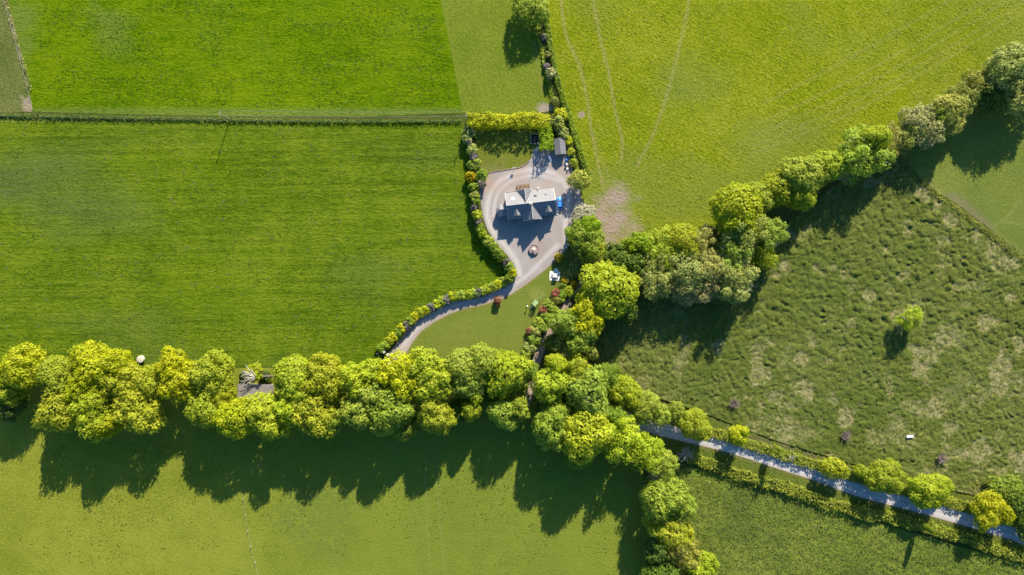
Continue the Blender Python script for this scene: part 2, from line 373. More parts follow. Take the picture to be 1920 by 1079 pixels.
# rough, rushy field with real mounds
def mounds(X, Y, cell, seed, rmin, rmax, hmin, hmax, keep):
    out = np.zeros(X.shape); ix = np.floor(X/cell); iy = np.floor(Y/cell)
    for dx in (-1, 0, 1):
        for dy in (-1, 0, 1):
            jx = (ix+dx).astype(np.int64); jy = (iy+dy).astype(np.int64)
            cx = (jx+_hash(jx, jy, seed))*cell; cy = (jy+_hash(jx, jy, seed+1))*cell; r = rmin+(rmax-rmin)*_hash(jx, jy, seed+2)
            hh = hmin+(hmax-hmin)*_hash(jx, jy, seed+3); el = .65+.7*_hash(jx, jy, seed+4)
            d2 = ((X-cx)/(r*el))**2+((Y-cy)/(r/el))**2
            v = hh*np.sqrt(np.clip(1-d2, 0, 1))*(_hash(jx, jy, seed+5) < keep(cx, cy)); out = np.maximum(out, v)
    return out
tan_pts = [(1712, 590, 40), (1690, 600, 30), (1460, 680, 26), (1420, 705, 26), (1500, 670, 18), (1770, 640, 26), (1740, 660, 30), (1860, 600, 26), (1880, 690, 28), (1870, 730, 26), (1500, 735, 26), (1580, 780, 30), (1560, 740, 24), (1470, 500, 16), (1690, 520, 20), (1780, 420, 18), (1830, 440, 20), (1880, 490, 24), (1850, 470, 26), (1730, 360, 18), (1760, 385, 16), (1890, 560, 20), (1660, 720, 26), (1745, 760, 26), (1840, 830, 34), (1790, 800, 24), (1910, 870, 26), (1630, 560, 16), (1350, 655, 16), (1470, 820, 20), (1720, 700, 22), (1910, 640, 18), (1560, 590, 14), (1660, 470, 14)]
def tanmask(X, Y):
    m = np.zeros(X.shape)
    for i, (a, b, r) in enumerate(tan_pts): m = np.maximum(m, blob(X, Y, a, b, r*.62, 60+i, .16, 2.2))
    y = pY(Y); x = pX(X)
    m = np.maximum(m, np.clip((fbm(X*.16, Y*.16, 99)-.60)*6, 0, .8))
    m = np.maximum(m, np.clip((fbm(X*.11+Y*.05, Y*.2, 98)-.53)*5, 0, .75)*np.clip((y-640)/100, 0, 1)*np.clip((x-1380)/100, 0, 1))
    return m
def tanfine(X, Y, t):
    r1 = 1-np.abs(2*fbm(X*1.1+.5*Y, Y*1.3, 301, 3)-1); r2 = 1-np.abs(2*fbm(X*.6, Y*.7-.25*X, 305, 3)-1)
    return np.clip((np.maximum(r1, r2)-.965+.20*t)*4.2, 0, 1)
def rough_h(X, Y):
    y = pY(Y); soft = np.clip((y-600)/160, 0, 1); t = tanmask(X, Y); wx = X+1.2*(fbm(X*.35, Y*.35, 70)-.5)*2; wy = Y+1.2*(fbm(X*.35, Y*.35, 71)-.5)*2
    keep = lambda cx, cy: .88-.25*np.clip((pY(cy)-600)/160, 0, 1)
    a = mounds(wx, wy, 1.9, 200, .85, 1.85, .30, .82, keep); b = mounds(wx, wy, 1.1, 300, .5, .85, .18, .55, lambda cx, cy: .85+0*cx)
    hgt = np.maximum(a*(1-.45*soft), b)*(1-.5*t)+.3*(fbm(X*.7, Y*.7, 72)-.5)+.3*(fbm(X*1.6, Y*1.6, 73, 3)-.5)
    return np.clip(hgt, -.15, 2)+.1
def f6m(X, Y):
    h = rough_h(X, Y); t = tanmask(X, Y); lo = np.clip((.24-h)*4, 0, 1)*np.clip((fbm(X*.06, Y*.06, 74)-.36)*4, 0, 1)
    return np.clip((fbm(X*.03, Y*.03, 75)-.5)*3, 0, .6), np.clip((fbm(X*.12, Y*.12, 76)-.5)*4, 0, .8), np.maximum(tanfine(X, Y, t)*np.clip(1.15-h*.7, .2, 1), .45*lo)
rough_poly = [(1100, 560), (1190, 510), (1330, 520), (1450, 440), (1560, 350), (1690, 290), (1725, 345), (1800, 400), (1870, 455), (1925, 500), (2180, 690), (2180, 1010), (1915, 945), (1760, 915), (1600, 870), (1450, 825), (1320, 775), (1200, 735), (1125, 700), (1085, 640)]
sheet("rough_field", rough_poly, .36, 0, grass("rush and rough grass", (.064, .082, .013), (.100, .122, .022), (.150, .160, .040), .3, .12, .5, .75, .14, (.07, .10, .016), (.105, .125, .03), 1.8, (.30, .255, .125)), f6m, rough_h)
def f7m(X, Y):
    R = np.maximum(.5*line(X, Y, [(1840, 425), (1865, 424), (1890, 405), (1915, 375)], .5), .5*line(X, Y, [(1880, 418), (1910, 420), (1960, 440)], .5))
    return np.maximum(R, .45*line(X, Y, [(1740, 345), (1800, 385), (1870, 440), (1960, 515)], 1.1)), np.clip((fbm(X*.05, Y*.05, 81)-.45)*3, 0, .8), .8*line(X, Y, [(1730, 345), (1790, 372), (1850, 425)], 2.5)*(fbm(X*.2, Y*.2, 83) > .5)
sheet("far_paddock", [(1690, 290), (1800, 215), (1925, 130), (2180, 0), (2180, 670), (1930, 487), (1870, 440), (1800, 387), (1728, 338)], .6, 0,
      grass("paddock grass", (.085, .110, .018), (.125, .15, .027), (.17, .18, .042), .7, .14, .5, .45, .08, (.2, .19, .08), (.085, .115, .025), 1.3, (.15, .13, .07)), f7m)
def f9h(X, Y): return .28*fbm(X*.9, Y*.9, 91)+.5*np.clip(fbm(X*.45, Y*.45, 92)-.5, 0, 1)+.1
sheet("tussock_field", [(1215, 900), (1290, 875), (1420, 905), (1560, 955), (1700, 995), (1800, 1025), (1925, 1060), (2180, 1130), (2180, 1340), (1240, 1340), (1225, 1090)], .42, 0,
      grass("tussocky grass", (.068, .098, .012), (.118, .152, .021), (.165, .185, .034), .35, .3, .5, .55, .12, (.12, .13, .03), (.062, .088, .018), 1.5), lambda X, Y: (.35*line(X, Y, [(1290, 960), (1420, 985), (1560, 1010)], 1.2), np.clip((fbm(X*.07, Y*.07, 93)-.48)*4, 0, .9), None), f9h)
# gardens
lawn_e = [(1050, 487), (1040, 490), (1022, 506), (1000, 523), (980, 538), (958, 552), (935, 563), (905, 572), (870, 579), (840, 590), (812, 605), (790, 621), (774, 641), (760, 664)]
sheet("lawn", [(1062, 468)]+lawn_e+[(745, 690), (985, 690), (1010, 625), (1040, 575), (1065, 535), (1085, 505), (1090, 470)], .6, .006,
      grass("garden lawn", (.085, .110, .016), (.118, .142, .022), (.15, .165, .034), -.12, .35, .25, .3, .04, (.24, .17, .10), (.1, .12, .02), 2., ln=(.04, 1.1)),
      lambda X, Y: (.8*line(X, Y, lawn_e, .35), None, .5*blob(X, Y, 1005, 552, 14, 14, .3, .6)))
sheet("back_lawn", [(888, 240), (1004, 238), (1006, 274), (998, 283), (996, 296), (986, 307), (976, 313), (945, 319), (922, 323), (908, 330), (900, 320)], .6, .006,
      grass("back lawn", (.080, .105, .010), (.112, .130, .016), (.16, .155, .03), .0, .25, .4, .45, .06, (.2, .16, .08)), lambda X, Y: (.6*np.clip((pY(Y)-296)/30, 0, 1)*(fbm(X*.3, Y*.3, 5) > .5), None, None))
def gravel(name, a, b, c, wear, sc=2.5):
    t = NT(name); v = t.coord(); n1 = t.noise(v, .12, 4, .6); n2 = t.noise(v, sc, 6, .75); n3 = t.noise(v, 9., 3, .8)
    col = t.ramp(t.math('ADD', t.math('MULTIPLY', n1, .6), t.math('MULTIPLY', n2, .4)), [(.3, a), (.5, b), (.7, c)])
    sp = t.n("SeparateColor"); t.l(t.attr("m").outputs["Color"], sp.inputs[0])
    col = t.mix(t.math('MULTIPLY', sp.outputs[0], t.rng(n2, .2, .6, .4, 1)), col, wear); col = t.mix(t.math('MULTIPLY', sp.outputs[1], t.rng(n2, .3, .6, .3, 1)), col, (.30, .21, .155))
    col = t.mix(t.math('MULTIPLY', sp.outputs[2], t.rng(n2, .35, .6)), col, (.08, .1, .025))
    k = t.n("HueSaturation"); t.l(col, k.inputs["Color"]); t.l(t.rng(n3, .2, .8, .8, 1.2), k.inputs["Value"]); t.color(k.outputs[0]); t.bump(n3, .02); return t.m
ring_o = [(1062, 455), (1060, 420), (1066, 370), (1052, 335), (1020, 320), (985, 320), (950, 332), (925, 352), (914, 385), (916, 415), (928, 440), (948, 462), (968, 490), (975, 515)]
ring_i = [(1050, 340), (1015, 330), (985, 331), (955, 342), (935, 360), (927, 385), (926, 405)]
def drm(X, Y):
    R = np.maximum(.95*line(X, Y, ring_o, 1.1), .8*line(X, Y, ring_i, .8)); R = np.maximum(R, .7*line(X, Y, [(1045, 460), (1015, 490), (990, 515), (950, 543), (905, 560), (850, 573), (810, 592), (780, 618), (755, 650)], 1.0))
    x = pX(X); y = pY(Y); G = np.clip((fbm(X*.12, Y*.12, 111)-.42)*4, 0, 1)*np.clip((376-y)/30, 0, 1)
    G = np.maximum(G, .55*line(X, Y, lawn_e, .8)); G = np.maximum(G, .4*line(X, Y, [(1004, 449), (1016, 458), (1018, 472), (1008, 484)], 1.6))
    return R, G, .5*line(X, Y, [(893, 330), (898, 372), (905, 415), (925, 455)], .9)
drive = [(902, 335), (912, 326), (924, 322), (945, 319), (976, 313), (987, 307), (997, 296), (999, 283), (1007, 274), (1012, 262), (1066, 262), (1070, 300), (1076, 330), (1086, 350), (1092, 380), (1112, 395), (1108, 430), (1085, 445), (1068, 460), (1060, 470)]+lawn_e+[(742, 690), (700, 740), (670, 740), (712, 680)]+[(722, 668), (735, 655), (752, 632), (770, 609), (795, 590), (828, 572), (865, 562), (905, 554), (940, 541), (962, 526), (968, 512), (964, 498), (950, 478), (930, 456), (914, 432), (905, 405), (900, 372), (898, 350)]
sheet("driveway", drive, .5, .012, gravel("drive gravel", (.20, .176, .165), (.262, .23, .216), (.33, .292, .276), (.42, .38, .363)), drm)
lane_c = [(1085, 735), (1130, 762), (1180, 786), (1250, 808), (1363, 836), (1460, 867), (1540, 893), (1613, 920), (1747, 956), (1880, 995), (1925, 1010), (2150, 1085)]
def band(cl, w):
    p = np.array(smooth(cl, 4)); d = np.gradient(p, axis=0); d /= np.linalg.norm(d, axis=1, keepdims=True); n = np.stack([-d[:, 1], d[:, 0]], 1)*w/2
    return [tuple(q) for q in p+n]+[tuple(q) for q in (p-n)[::-1]]
def shift(cl, dy): return [(a, b+dy) for a, b in cl]
def verm(X, Y): return .5*line(X, Y, shift(lane_c, 14), .5), None, .6*line(X, Y, shift(lane_c, -30), 1.6)*(fbm(X*.25, Y*.25, 121) > .5)
sheet("lane_verge", band(lane_c, 92), .6, .05, grass("verge grass", (.05, .072, .010), (.085, .110, .016), (.13, .145, .03), .3, .2, .5, .6, .12, (.24, .15, .09), third=(.12, .09, .06)), verm)
sheet("lane", band(lane_c, 24), .5, .06, gravel("lane tarmac", (.27, .248, .232), (.345, .317, .30), (.41, .38, .36), (.47, .435, .415), 1.4), lambda X, Y: (np.maximum(.7*line(X, Y, shift(lane_c, -4.5), .5), .7*line(X, Y, shift(lane_c, 4.5), .5)), .6*line(X, Y, shift(lane_c, 11.5), .45), .3*line(X, Y, lane_c, .4)))
trk = [(1122, 440), (1110, 490), (1098, 520), (1082, 548), (1062, 573), (1045, 597), (1028, 628), (1015, 652), (1003, 690), (998, 730), (985, 760)]
sheet("farm_track", band(trk, 15), .5, .008, gravel("track earth", (.17, .125, .10), (.235, .175, .145), (.30, .225, .185), (.35, .27, .225)), lambda X, Y: (.7*line(X, Y, [(a-3, b) for a, b in trk], .4), .5+0*X, np.clip((fbm(X*.3, Y*.3, 131)-.5)*4, 0, .8)))

# ------------------------------------------------------------------ vegetation meshes
def fib(n, zmin=-1.):
    k = np.arange(n)+.5; z = 1-(1-zmin)*k/n; th = math.pi*(1+5**.5)*k; r = np.sqrt(np.clip(1-z*z, 0, 1)); return np.stack([r*np.cos(th), r*np.sin(th), z], 1)
def crown_mesh(name, seed, R=6.4, hz=5.2, lobes=64, lr=(.20, .33), tufts=44, per=7, ts=.40, cs=.36, zmin=-.55, rag=.22, spread=.85, upbias=.35, mat='leaf'):
    """crown centred on the origin: lobes on an uneven dome, tufts of leaf clumps on every lobe"""
    g = np.random.default_rng(seed); global rng; keep = rng; rng = g
    d = fib(lobes, zmin); d += g.normal(size=d.shape)*.13; d /= np.linalg.norm(d, axis=1, keepdims=True)
    k = 1+rag*(g.random(lobes)-.55)*2*1.0; wob = 1+.14*np.sin(2*np.arctan2(d[:, 1], d[:, 0])+g.random()*6)+.10*np.sin(3*np.arctan2(d[:, 1], d[:, 0])+g.random()*6)
    lrad = (lr[0]+(lr[1]-lr[0])*g.random(lobes)); cen = d*(k*wob*(1-lrad*.75))[:, None]
    cen = np.vstack([cen, d[::3]*.45*g.uniform(.6, 1.2, (len(d[::3]), 1))]); lrad = np.concatenate([lrad, np.full(len(d[::3]), .34)])
    Cs = []; Ns = []; Ts = []
    for i in range(len(cen)):
        p = fib(tufts, -.6); a = g.random()*6.28; ca, sa = math.cos(a), math.sin(a); p = np.stack([p[:, 0]*ca-p[:, 1]*sa, p[:, 0]*sa+p[:, 1]*ca, p[:, 2]], 1)
        p += g.normal(size=p.shape)*.16; pts = cen[i]+p*lrad[i]*g.uniform(.82, 1.12, (len(p), 1))
        dd = np.linalg.norm(pts[:, None]-cen[None], axis=2)/lrad[None]; dd[:, i] = 9; ok = dd.min(1) > .80; pts = pts[ok]; p = p[ok]
        if not len(pts): continue
        tc = np.repeat(pts, per, 0); tn = np.repeat(p, per, 0); tc = tc*np.array([R, R, hz])
        off = g.normal(size=tc.shape)*ts*.55; tc = tc+off
        Cs.append(tc); Ns.append(tn*spread+g.normal(size=tc.shape)*.30+off*.45+np.array([0, 0, upbias])); Ts.append(np.repeat(g.random(len(pts))*.6+.4*g.random(), per))
    c = np.vstack(Cs); n = np.vstack(Ns); t = np.clip(np.concatenate(Ts)+g.normal(size=len(c))*.12, 0, 1)
    V = cards(c, n, cs*g.uniform(.6, 1.3, len(c)), 1.15); rng = keep
    return quads_mesh(name, V, M[mat], t)
def trunk_mesh(name, seed, h=17., r=.42, limbs=7, spread=4., pale=False, twigs=0):
    g = random.Random(seed); b = MB(); top = Vector((g.uniform(-.5, .5), g.uniform(-.5, .5), h*.72)); mid = Vector((top.x*.3, top.y*.3, h*.36))
    b.tube([(0, 0, -.2), (0, 0, .5), mid, top], [r*1.5, r, r*.72, r*.22], 8)
    for k in range(limbs):
        a = 6.283*k/limbs+g.uniform(-.4, .4); z0 = h*g.uniform(.25, .5); s = spread*g.uniform(.6, 1.05); zz = h*g.uniform(.55, .85)
        p0 = Vector((mid.x*.8, mid.y*.8, z0)); p2 = Vector((math.cos(a)*s, math.sin(a)*s, zz)); p1 = p0.lerp(p2, .5)+Vector((0, 0, h*.05)); b.tube([p0, p1, p2], [r*.42, r*.26, r*.08], 5)
        for j in range(2+twigs):
            q = p1.lerp(p2, g.uniform(.1, 1)); e = q+Vector((math.cos(a+g.uniform(-1.2, 1.2))*s*.45, math.sin(a+g.uniform(-1.2, 1.2))*s*.45, g.uniform(-.02, .1)*h)); b.tube([q, q.lerp(e, .5)+Vector((0, 0, .2)), e], [r*.16, r*.1, r*.04], 4)
    return b.mesh(name, M['palebark' if pale else 'bark'])

CR = {}
for i in range(6): CR['b%d' % i] = (crown_mesh("broad_crown", 20+i, rag=(.14, .22, .18)[i % 3], lobes=(92, 74, 110)[i % 3], lr=((.19, .30), (.20, .34), (.17, .28))[i % 3], tufts=(52, 62, 46)[i % 3], cs=.31, ts=.34), 6.4, 5.2)
for i in range(3): CR['l%d' % i] = (crown_mesh("loose_crown", 40+i, lobes=46, lr=(.18, .30), tufts=36, per=6, ts=.5, cs=.34, rag=.34, spread=.6, upbias=.4), 6.4, 5.2)
for i in range(3): CR['s%d' % i] = (crown_mesh("small_crown", 60+i, R=3.2, hz=2.9, lobes=26, lr=(.28, .42), tufts=34, per=7, ts=.28, cs=.28, rag=.2), 3.2, 2.9)
CR['e0'] = (crown_mesh("evergreen_crown", 80, lobes=60, lr=(.16, .26), tufts=22, per=8, ts=.45, cs=.4, rag=.3, spread=.6), 6.4, 5.2)
for i in range(4): CR['h%d' % i] = (crown_mesh("bush_foliage", 90+i, R=1.4, hz=1.2, lobes=11, lr=(.4, .6), tufts=20, per=6, ts=.2, cs=.30, rag=.2, zmin=-.7), 1.4, 1.2)
TR = {'b': [trunk_mesh("trunk", 1+i) for i in range(3)], 'l': [trunk_mesh("trunk", 11+i, pale=True, twigs=3, spread=5.2, limbs=9) for i in range(3)],
      's': [trunk_mesh("trunk", 21+i, h=8, r=.2, spread=1.9) for i in range(2)], 'h': [trunk_mesh("stems", 31, h=2.6, r=.07, spread=.7, limbs=5)]}
TR['e'] = TR['b']
COL = dict(Y=(.43, .445, .010), YG=(.37, .41, .022), G=(.235, .315, .026), LG=(.33, .40, .042), PG=(.38, .395, .085), D=(.07, .11, .018), T=(.40, .375, .12), O=(.28, .29, .05), B=(.44, .46, .07), W=(.45, .41, .22), R=(.34, .125, .07), P=(.22, .195, .165), GO=(.50, .38, .010), LM=(.39, .45, .024), V=(.26, .37, .008), DG=(.13, .20, .022), H=(.135, .16, .030), S=(.28, .25, .12), N=(.12, .155, .04), HT=(.27, .30, .022), F2=(.10, .15, .006), F4=(.11, .15, .012), WD=(.17, .20, .06), HG=(.29, .32, .035))
def tree(px, py, r, h, kind, col, label, cat='tree', group=None, name=None, jit=.1):
    """crown seen at (px,py) with radius r pixels; the tree itself stands under it"""
    base = {'b': .58, 'l': .56, 's': .6, 'e': .5, 'h': .52}[kind]
    if h > 9: h *= .83
    if kind in 'bl': r *= 1.10
    p = P(px, py, h*base); keys = [k for k in CR if k[0] == kind]; key = rnd.choice(keys); me, R0, hz0 = CR[key]
    rz = rnd.uniform(0, 6.28); R = r*S*(H-h*base)/H
    nm = name or {'b': 'broadleaf_tree', 'l': 'willow_tree', 's': 'young_tree', 'e': 'evergreen_tree', 'h': 'shrub'}[kind]
    o = thing(nm, label, cat, (p.x, p.y, 0), 0, group)
    t = link('stems' if kind == 'h' else 'trunk', rnd.choice(TR[kind]), o); th = {'b': 17., 'l': 17., 's': 8., 'e': 17., 'h': 2.6}[kind]
    t.scale = (R/({'b': 6.4, 'l': 6.4, 'e': 6.4, 's': 3.2, 'h': 1.4}[kind]),)*2+(h/th*.93,); t.rotation_euler = (0, 0, rz)
    c = link('foliage' if kind == 'h' else 'crown', me, o); c.location = (0, 0, h*base); c.rotation_euler = (0, 0, rz)
    vs = h*(1-base)/hz0; an = rnd.uniform(-.1, .1); c.scale = (R/R0*(1.02+an), R/R0*(1.02-an), vs*rnd.uniform(.94, 1.04))
    cc = COL[col]; j = 1+rnd.uniform(-jit, jit); c.color = (cc[0]*j*rnd.uniform(.93, 1.07), cc[1]*j, cc[2]*j*rnd.uniform(.8, 1.2), 1)
    return o
ORD = "first second third fourth fifth sixth seventh eighth ninth tenth eleventh twelfth thirteenth fourteenth fifteenth sixteenth seventeenth eighteenth nineteenth twentieth twenty-first twenty-second twenty-third twenty-fourth twenty-fifth twenty-sixth twenty-seventh twenty-eighth twenty-ninth thirtieth".split()
LOOK = dict(Y='bright yellow-lime', YG='yellow-green', G='mid green', LG='light green', PG='pale grey-green', D='very dark green', T='tan and sparse', O='dull olive', B='pale yellow', W='cream blossomed', R='red-leaved', P='purple-grey', GO='golden yellow flowering', LM='lime green', V='vivid green', DG='deep green')
def row(items, where, group, side='left', key=0, cat='tree'):
    W_ = {'b': 'broad tree', 'l': 'open-crowned tree', 's': 'small tree', 'e': 'evergreen tree', 'h': 'shrub'}
    items = sorted(items, key=lambda t: t[key]); seen = {}
    for px, py, r, h, k, c in items:
        q = (LOOK[c], k); seen[q] = n = seen.get(q, 0)+1; tot = sum(1 for t in items if t[5] == c and t[4] == k)
        tree(px, py, r, h, k, c, f"{LOOK[c]} {W_[k]} {where}" + (f", {ORD[n-1]} such from {side}" if tot > 1 else ", the only such"), cat, group)

row([(15, 722, 30, 16, 'b', 'YG'), (45, 690, 33, 18, 'b', 'Y'), (20, 755, 24, 12, 'b', 'DG'), (110, 706, 30, 17, 'b', 'YG'), (180, 692, 36, 18, 'b', 'Y'), (165, 730, 28, 17, 'b', 'Y'), (235, 718, 33, 17, 'b', 'YG'), (215, 680, 22, 17, 'b', 'Y'), (284, 720, 27, 15, 'b', 'YG'), (335, 706, 35, 17, 'b', 'Y'),
     (399, 704, 34, 17, 'b', 'YG'), (422, 748, 18, 16, 'b', 'YG')], "in row's upper side, left of ruin", "trees in the long row above the lower field")
row([(112, 768, 33, 18, 'b', 'YG'), (178, 770, 34, 19, 'b', 'YG'), (205, 795, 20, 17, 'b', 'Y'), (262, 768, 35, 18, 'b', 'YG'), (393, 768, 32, 18, 'b', 'YG'), (440, 783, 33, 19, 'b', 'Y'), (500, 778, 34, 19, 'b', 'YG'), (455, 765, 17, 15, 'b', 'Y'), (590, 775, 34, 19, 'b', 'YG'), (545, 768, 26, 18, 'b', 'LM'), (625, 790, 20, 15, 'b', 'G'), (672, 770, 28, 18, 'b', 'LG'), (733, 768, 36, 20, 'b', 'LG'), (760, 802, 20, 13, 'b', 'G'), (816, 776, 30, 19, 'b', 'YG')],
    "in row's lower side by shaded grass", "trees in the long row above the lower field")
row([(550, 712, 35, 17, 'b', 'YG'), (608, 712, 36, 18, 'b', 'YG'), (575, 735, 22, 16, 'b', 'LM'), (672, 712, 28, 18, 'b', 'LM'), (705, 700, 24, 16, 'b', 'LM'), (748, 705, 34, 19, 'b', 'Y'), (700, 740, 26, 18, 'b', 'LG'), (808, 706, 38, 19, 'b', 'LM'), (868, 690, 30, 18, 'b', 'LG'), (905, 685, 30, 18, 'b', 'LG'), (880, 722, 24, 17, 'b', 'LG'), (882, 768, 17, 15, 'b', 'YG'), (893, 743, 13, 15, 's', 'LM'), (950, 700, 34, 19, 'b', 'LM'), (945, 775, 23, 17, 'b', 'LG'), (973, 765, 18, 16, 'b', 'LG'), (985, 695, 20, 15, 'b', 'G'), (920, 735, 18, 9, 'b', 'DG'), (860, 770, 18, 9, 'b', 'DG')],
    "in tree row right of the ruin", "trees in the long row above the lower field")
row([(1030, 722, 27, 18, 'b', 'LM'), (1042, 684, 18, 15, 'b', 'LM'), (1083, 698, 24, 16, 'b', 'LM'), (1102, 735, 36, 19, 'b', 'LG'), (1035, 797, 33, 19, 'b', 'LG'), (1098, 812, 41, 21, 'b', 'LM'), (1163, 818, 34, 19, 'l', 'LM'), (1155, 785, 22, 13, 'b', 'G'), (1213, 845, 26, 17, 'l', 'LM'), (1240, 868, 22, 14, 'l', 'LG'), (1195, 860, 20, 13, 'b', 'G'), (1025, 755, 20, 11, 'b', 'DG'), (1060, 765, 18, 11, 'b', 'G'), (1085, 850, 24, 12, 'b', 'G'),
     (1128, 712, 26, 12, 'b', 'G')],
    "where the farm track meets lane", "trees where the track meets the lane")
row([(1172, 735, 25, 12, 'b', 'LM'), (1207, 762, 24, 11, 'b', 'LG'), (1235, 775, 18, 9, 'b', 'LG'), (1268, 770, 15, 7, 's', 'LG'), (1302, 798, 25, 9, 'b', 'LM'), (1384, 815, 17, 9, 's', 'Y'), (1564, 878, 21, 7, 's', 'YG'), (1612, 883, 11, 5, 's', 'YG'), (1659, 894, 28, 9, 'b', 'YG'), (1742, 921, 30, 9, 'b', 'LM'), (1850, 955, 26, 9, 'b', 'Y'), (1882, 965, 15, 8, 's', 'Y'), (1886, 915, 26, 6, 's', 'G'), (1916, 940, 26, 6, 's', 'DG'), (1930, 990, 24, 6, 's', 'DG')],
    "just above the lane", "trees along the upper side of the lane")
row([(1243, 935, 33, 19, 'b', 'LG'), (1275, 950, 22, 14, 'b', 'LG'), (1248, 990, 30, 18, 'l', 'YG'), (1235, 1030, 24, 15, 'b', 'DG'), (1275, 1035, 28, 17, 'l', 'O'), (1310, 1068, 28, 15, 'b', 'LM'), (1240, 1075, 26, 18, 'b', 'DG'), (1285, 1000, 15, 8, 's', 'YG'), (1265, 1115, 34, 18, 'b', 'G')],
    "in hedgerow at the bottom edge", "trees in the hedgerow at the bottom edge", 'top', 1)
row([(1101, 596, 28, 15, 'b', 'Y'), (1062, 607, 24, 13, 'b', 'LG'), (1087, 632, 26, 14, 'b', 'LG'), (1072, 655, 26, 10, 'l', 'O'), (1105, 660, 14, 8, 's', 'PG'), (1040, 645, 16, 6, 'b', 'DG'), (1143, 543, 45, 17, 'b', 'LM'), (1100, 567, 22, 6, 'b', 'D'), (1168, 582, 20, 9, 'b', 'DG'), (1100, 452, 31, 9, 'b', 'G'), (1103, 428, 19, 8.5, 'b', 'V'), (1118, 470, 15, 10, 's', 'YG')],
    "beside the farm track", "trees beside the farm track", 'top', 1)
row([(1160, 492, 28, 9, 'e', 'DG'), (1190, 497, 24, 9, 'e', 'DG'), (1203, 462, 26, 9, 'e', 'V'), (1242, 470, 30, 13, 'l', 'LM'), (1225, 490, 24, 12, 'l', 'PG'), (1228, 527, 27, 14, 'l', 'PG'), (1290, 512, 32, 16, 'l', 'PG'), (1280, 455, 28, 14, 'b', 'YG'), (1312, 455, 22, 12, 'l', 'PG'), (1285, 545, 24, 11, 'l', 'T'), (1330, 500, 26, 15, 'l', 'PG'), (1320, 540, 24, 12, 'l', 'T'), (1382, 395, 42, 18, 'b', 'Y'), (1395, 440, 34, 16, 'l', 'PG'), (1440, 440, 25, 15, 'l', 'LG'), (1432, 478, 20, 13, 'l', 'YG'), (1375, 480, 28, 15, 'l', 'LG'), (1375, 525, 34, 16, 'l', 'PG'), (1418, 372, 24, 14, 'b', 'LG')],
    "in thicket between hay and rough fields", "trees in the thicket between the fields")
row([(1458, 350, 28, 13, 'b', 'YG'), (1502, 330, 34, 15, 'b', 'LG'), (1500, 368, 22, 12, 'b', 'LM'), (1553, 310, 25, 13, 'b', 'YG'), (1530, 325, 20, 10, 'l', 'O'), (1618, 288, 40, 16, 'l', 'LG'), (1635, 265, 24, 16, 'b', 'YG'), (1680, 262, 24, 10, 'l', 'O'), (1704, 252, 22, 11, 'l', 'PG'), (1756, 226, 22, 12, 'l', 'LG'), (1655, 288, 18, 9, 'l', 'O'), (1727, 235, 32, 13, 'l', 'T'), (1778, 212, 28, 14, 'b', 'PG'), (1800, 190, 24, 12, 'l', 'O'), (1830, 162, 24, 11, 'l', 'O'), (1858, 185, 28, 12, 'l', 'DG'), (1893, 125, 36, 18, 'b', 'PG'), (1902, 168, 34, 16, 'l', 'PG'), (1945, 130, 40, 18, 'l', 'PG')],
    "in line to upper right corner", "trees in the line to the upper right corner")
tree(993, 14, 29, 10, 'b', 'LG', "round light green tree alone at the top edge beside the hedge, casting a round shadow", 'tree')
tree(1706, 598, 17, 7.5, 'l', 'LM', "lone lime green tree standing in the rough field", 'tree', name='young_tree')
tree(1085, 338, 18, 6, 's', 'B', "pale lime round tree at the edge of the yard east of the house", 'tree')
tree(1093, 403, 19, 5.5, 's', 'W', "cream blossomed tree between the gravel yard and the bare earth patch", 'tree', name='blossom_tree')
tree(1456, 843, 6, 12, 'l', 'LG', "tall narrow ivy-clad tree beside the lane with a dead top", 'tree', name='narrow_tree')
tree(1738, 990, 5, 9, 's', 'G', "thin upright sapling in the hedge below the lane", 'tree', name='sapling')

# individually coloured shrubs along the drive
west = [(880, 249, 'PG', 10), (876, 262, 'PG', 8), (880, 268, 'P', 6), (885, 281, 'PG', 10), (888, 295, 'P', 7), (890, 309, 'LG', 11), (883, 331, 'GO', 9), (903, 330, 'G', 11), (902, 346, 'P', 7), (889, 352, 'G', 9), (890, 366, 'PG', 8), (892, 378, 'G', 8), (889, 390, 'P', 6), (894, 404, 'YG', 9), (897, 416, 'P', 6), (899, 428, 'G', 8), (904, 439, 'YG', 8), (914, 452, 'LG', 9), (924, 463, 'G', 9), (933, 474, 'LG', 9), (941, 483, 'G', 8), (949, 493, 'P', 7), (955, 502, 'LG', 9), (961, 513, 'Y', 8), (954, 523, 'G', 8)]
low = [(944, 529, 'LG'), (934, 533, 'Y'), (924, 538, 'LG'), (914, 543, 'YG'), (905, 547, 'LG'), (897, 549, 'P'), (888, 551, 'LG'), (878, 553, 'LM'), (867, 554, 'LG'), (857, 556, 'G'), (847, 557, 'Y'), (838, 562, 'P'), (828, 566, 'LM'), (819, 571, 'LM'), (809, 577, 'P'), (799, 582, 'Y'), (788, 587, 'YG'), (778, 594, 'Y'), (770, 603, 'G'), (763, 611, 'P'), (754, 616, 'Y'), (748, 625, 'G'), (738, 632, 'Y'), (730, 640, 'YG'), (722, 648, 'LG'), (714, 653, 'G')]
row([(a, b, r, 3.3, 'h', c) for a, b, c, r in west], "west of the gravel yard", "shrubs west of the gravel yard", 'top', 1, 'shrub')
row([(a, b, 8.2, 2.1, 'h', c) for a, b, c in low], "along outer side of curving drive", "shrubs along the curving drive", 'left', 0, 'shrub')
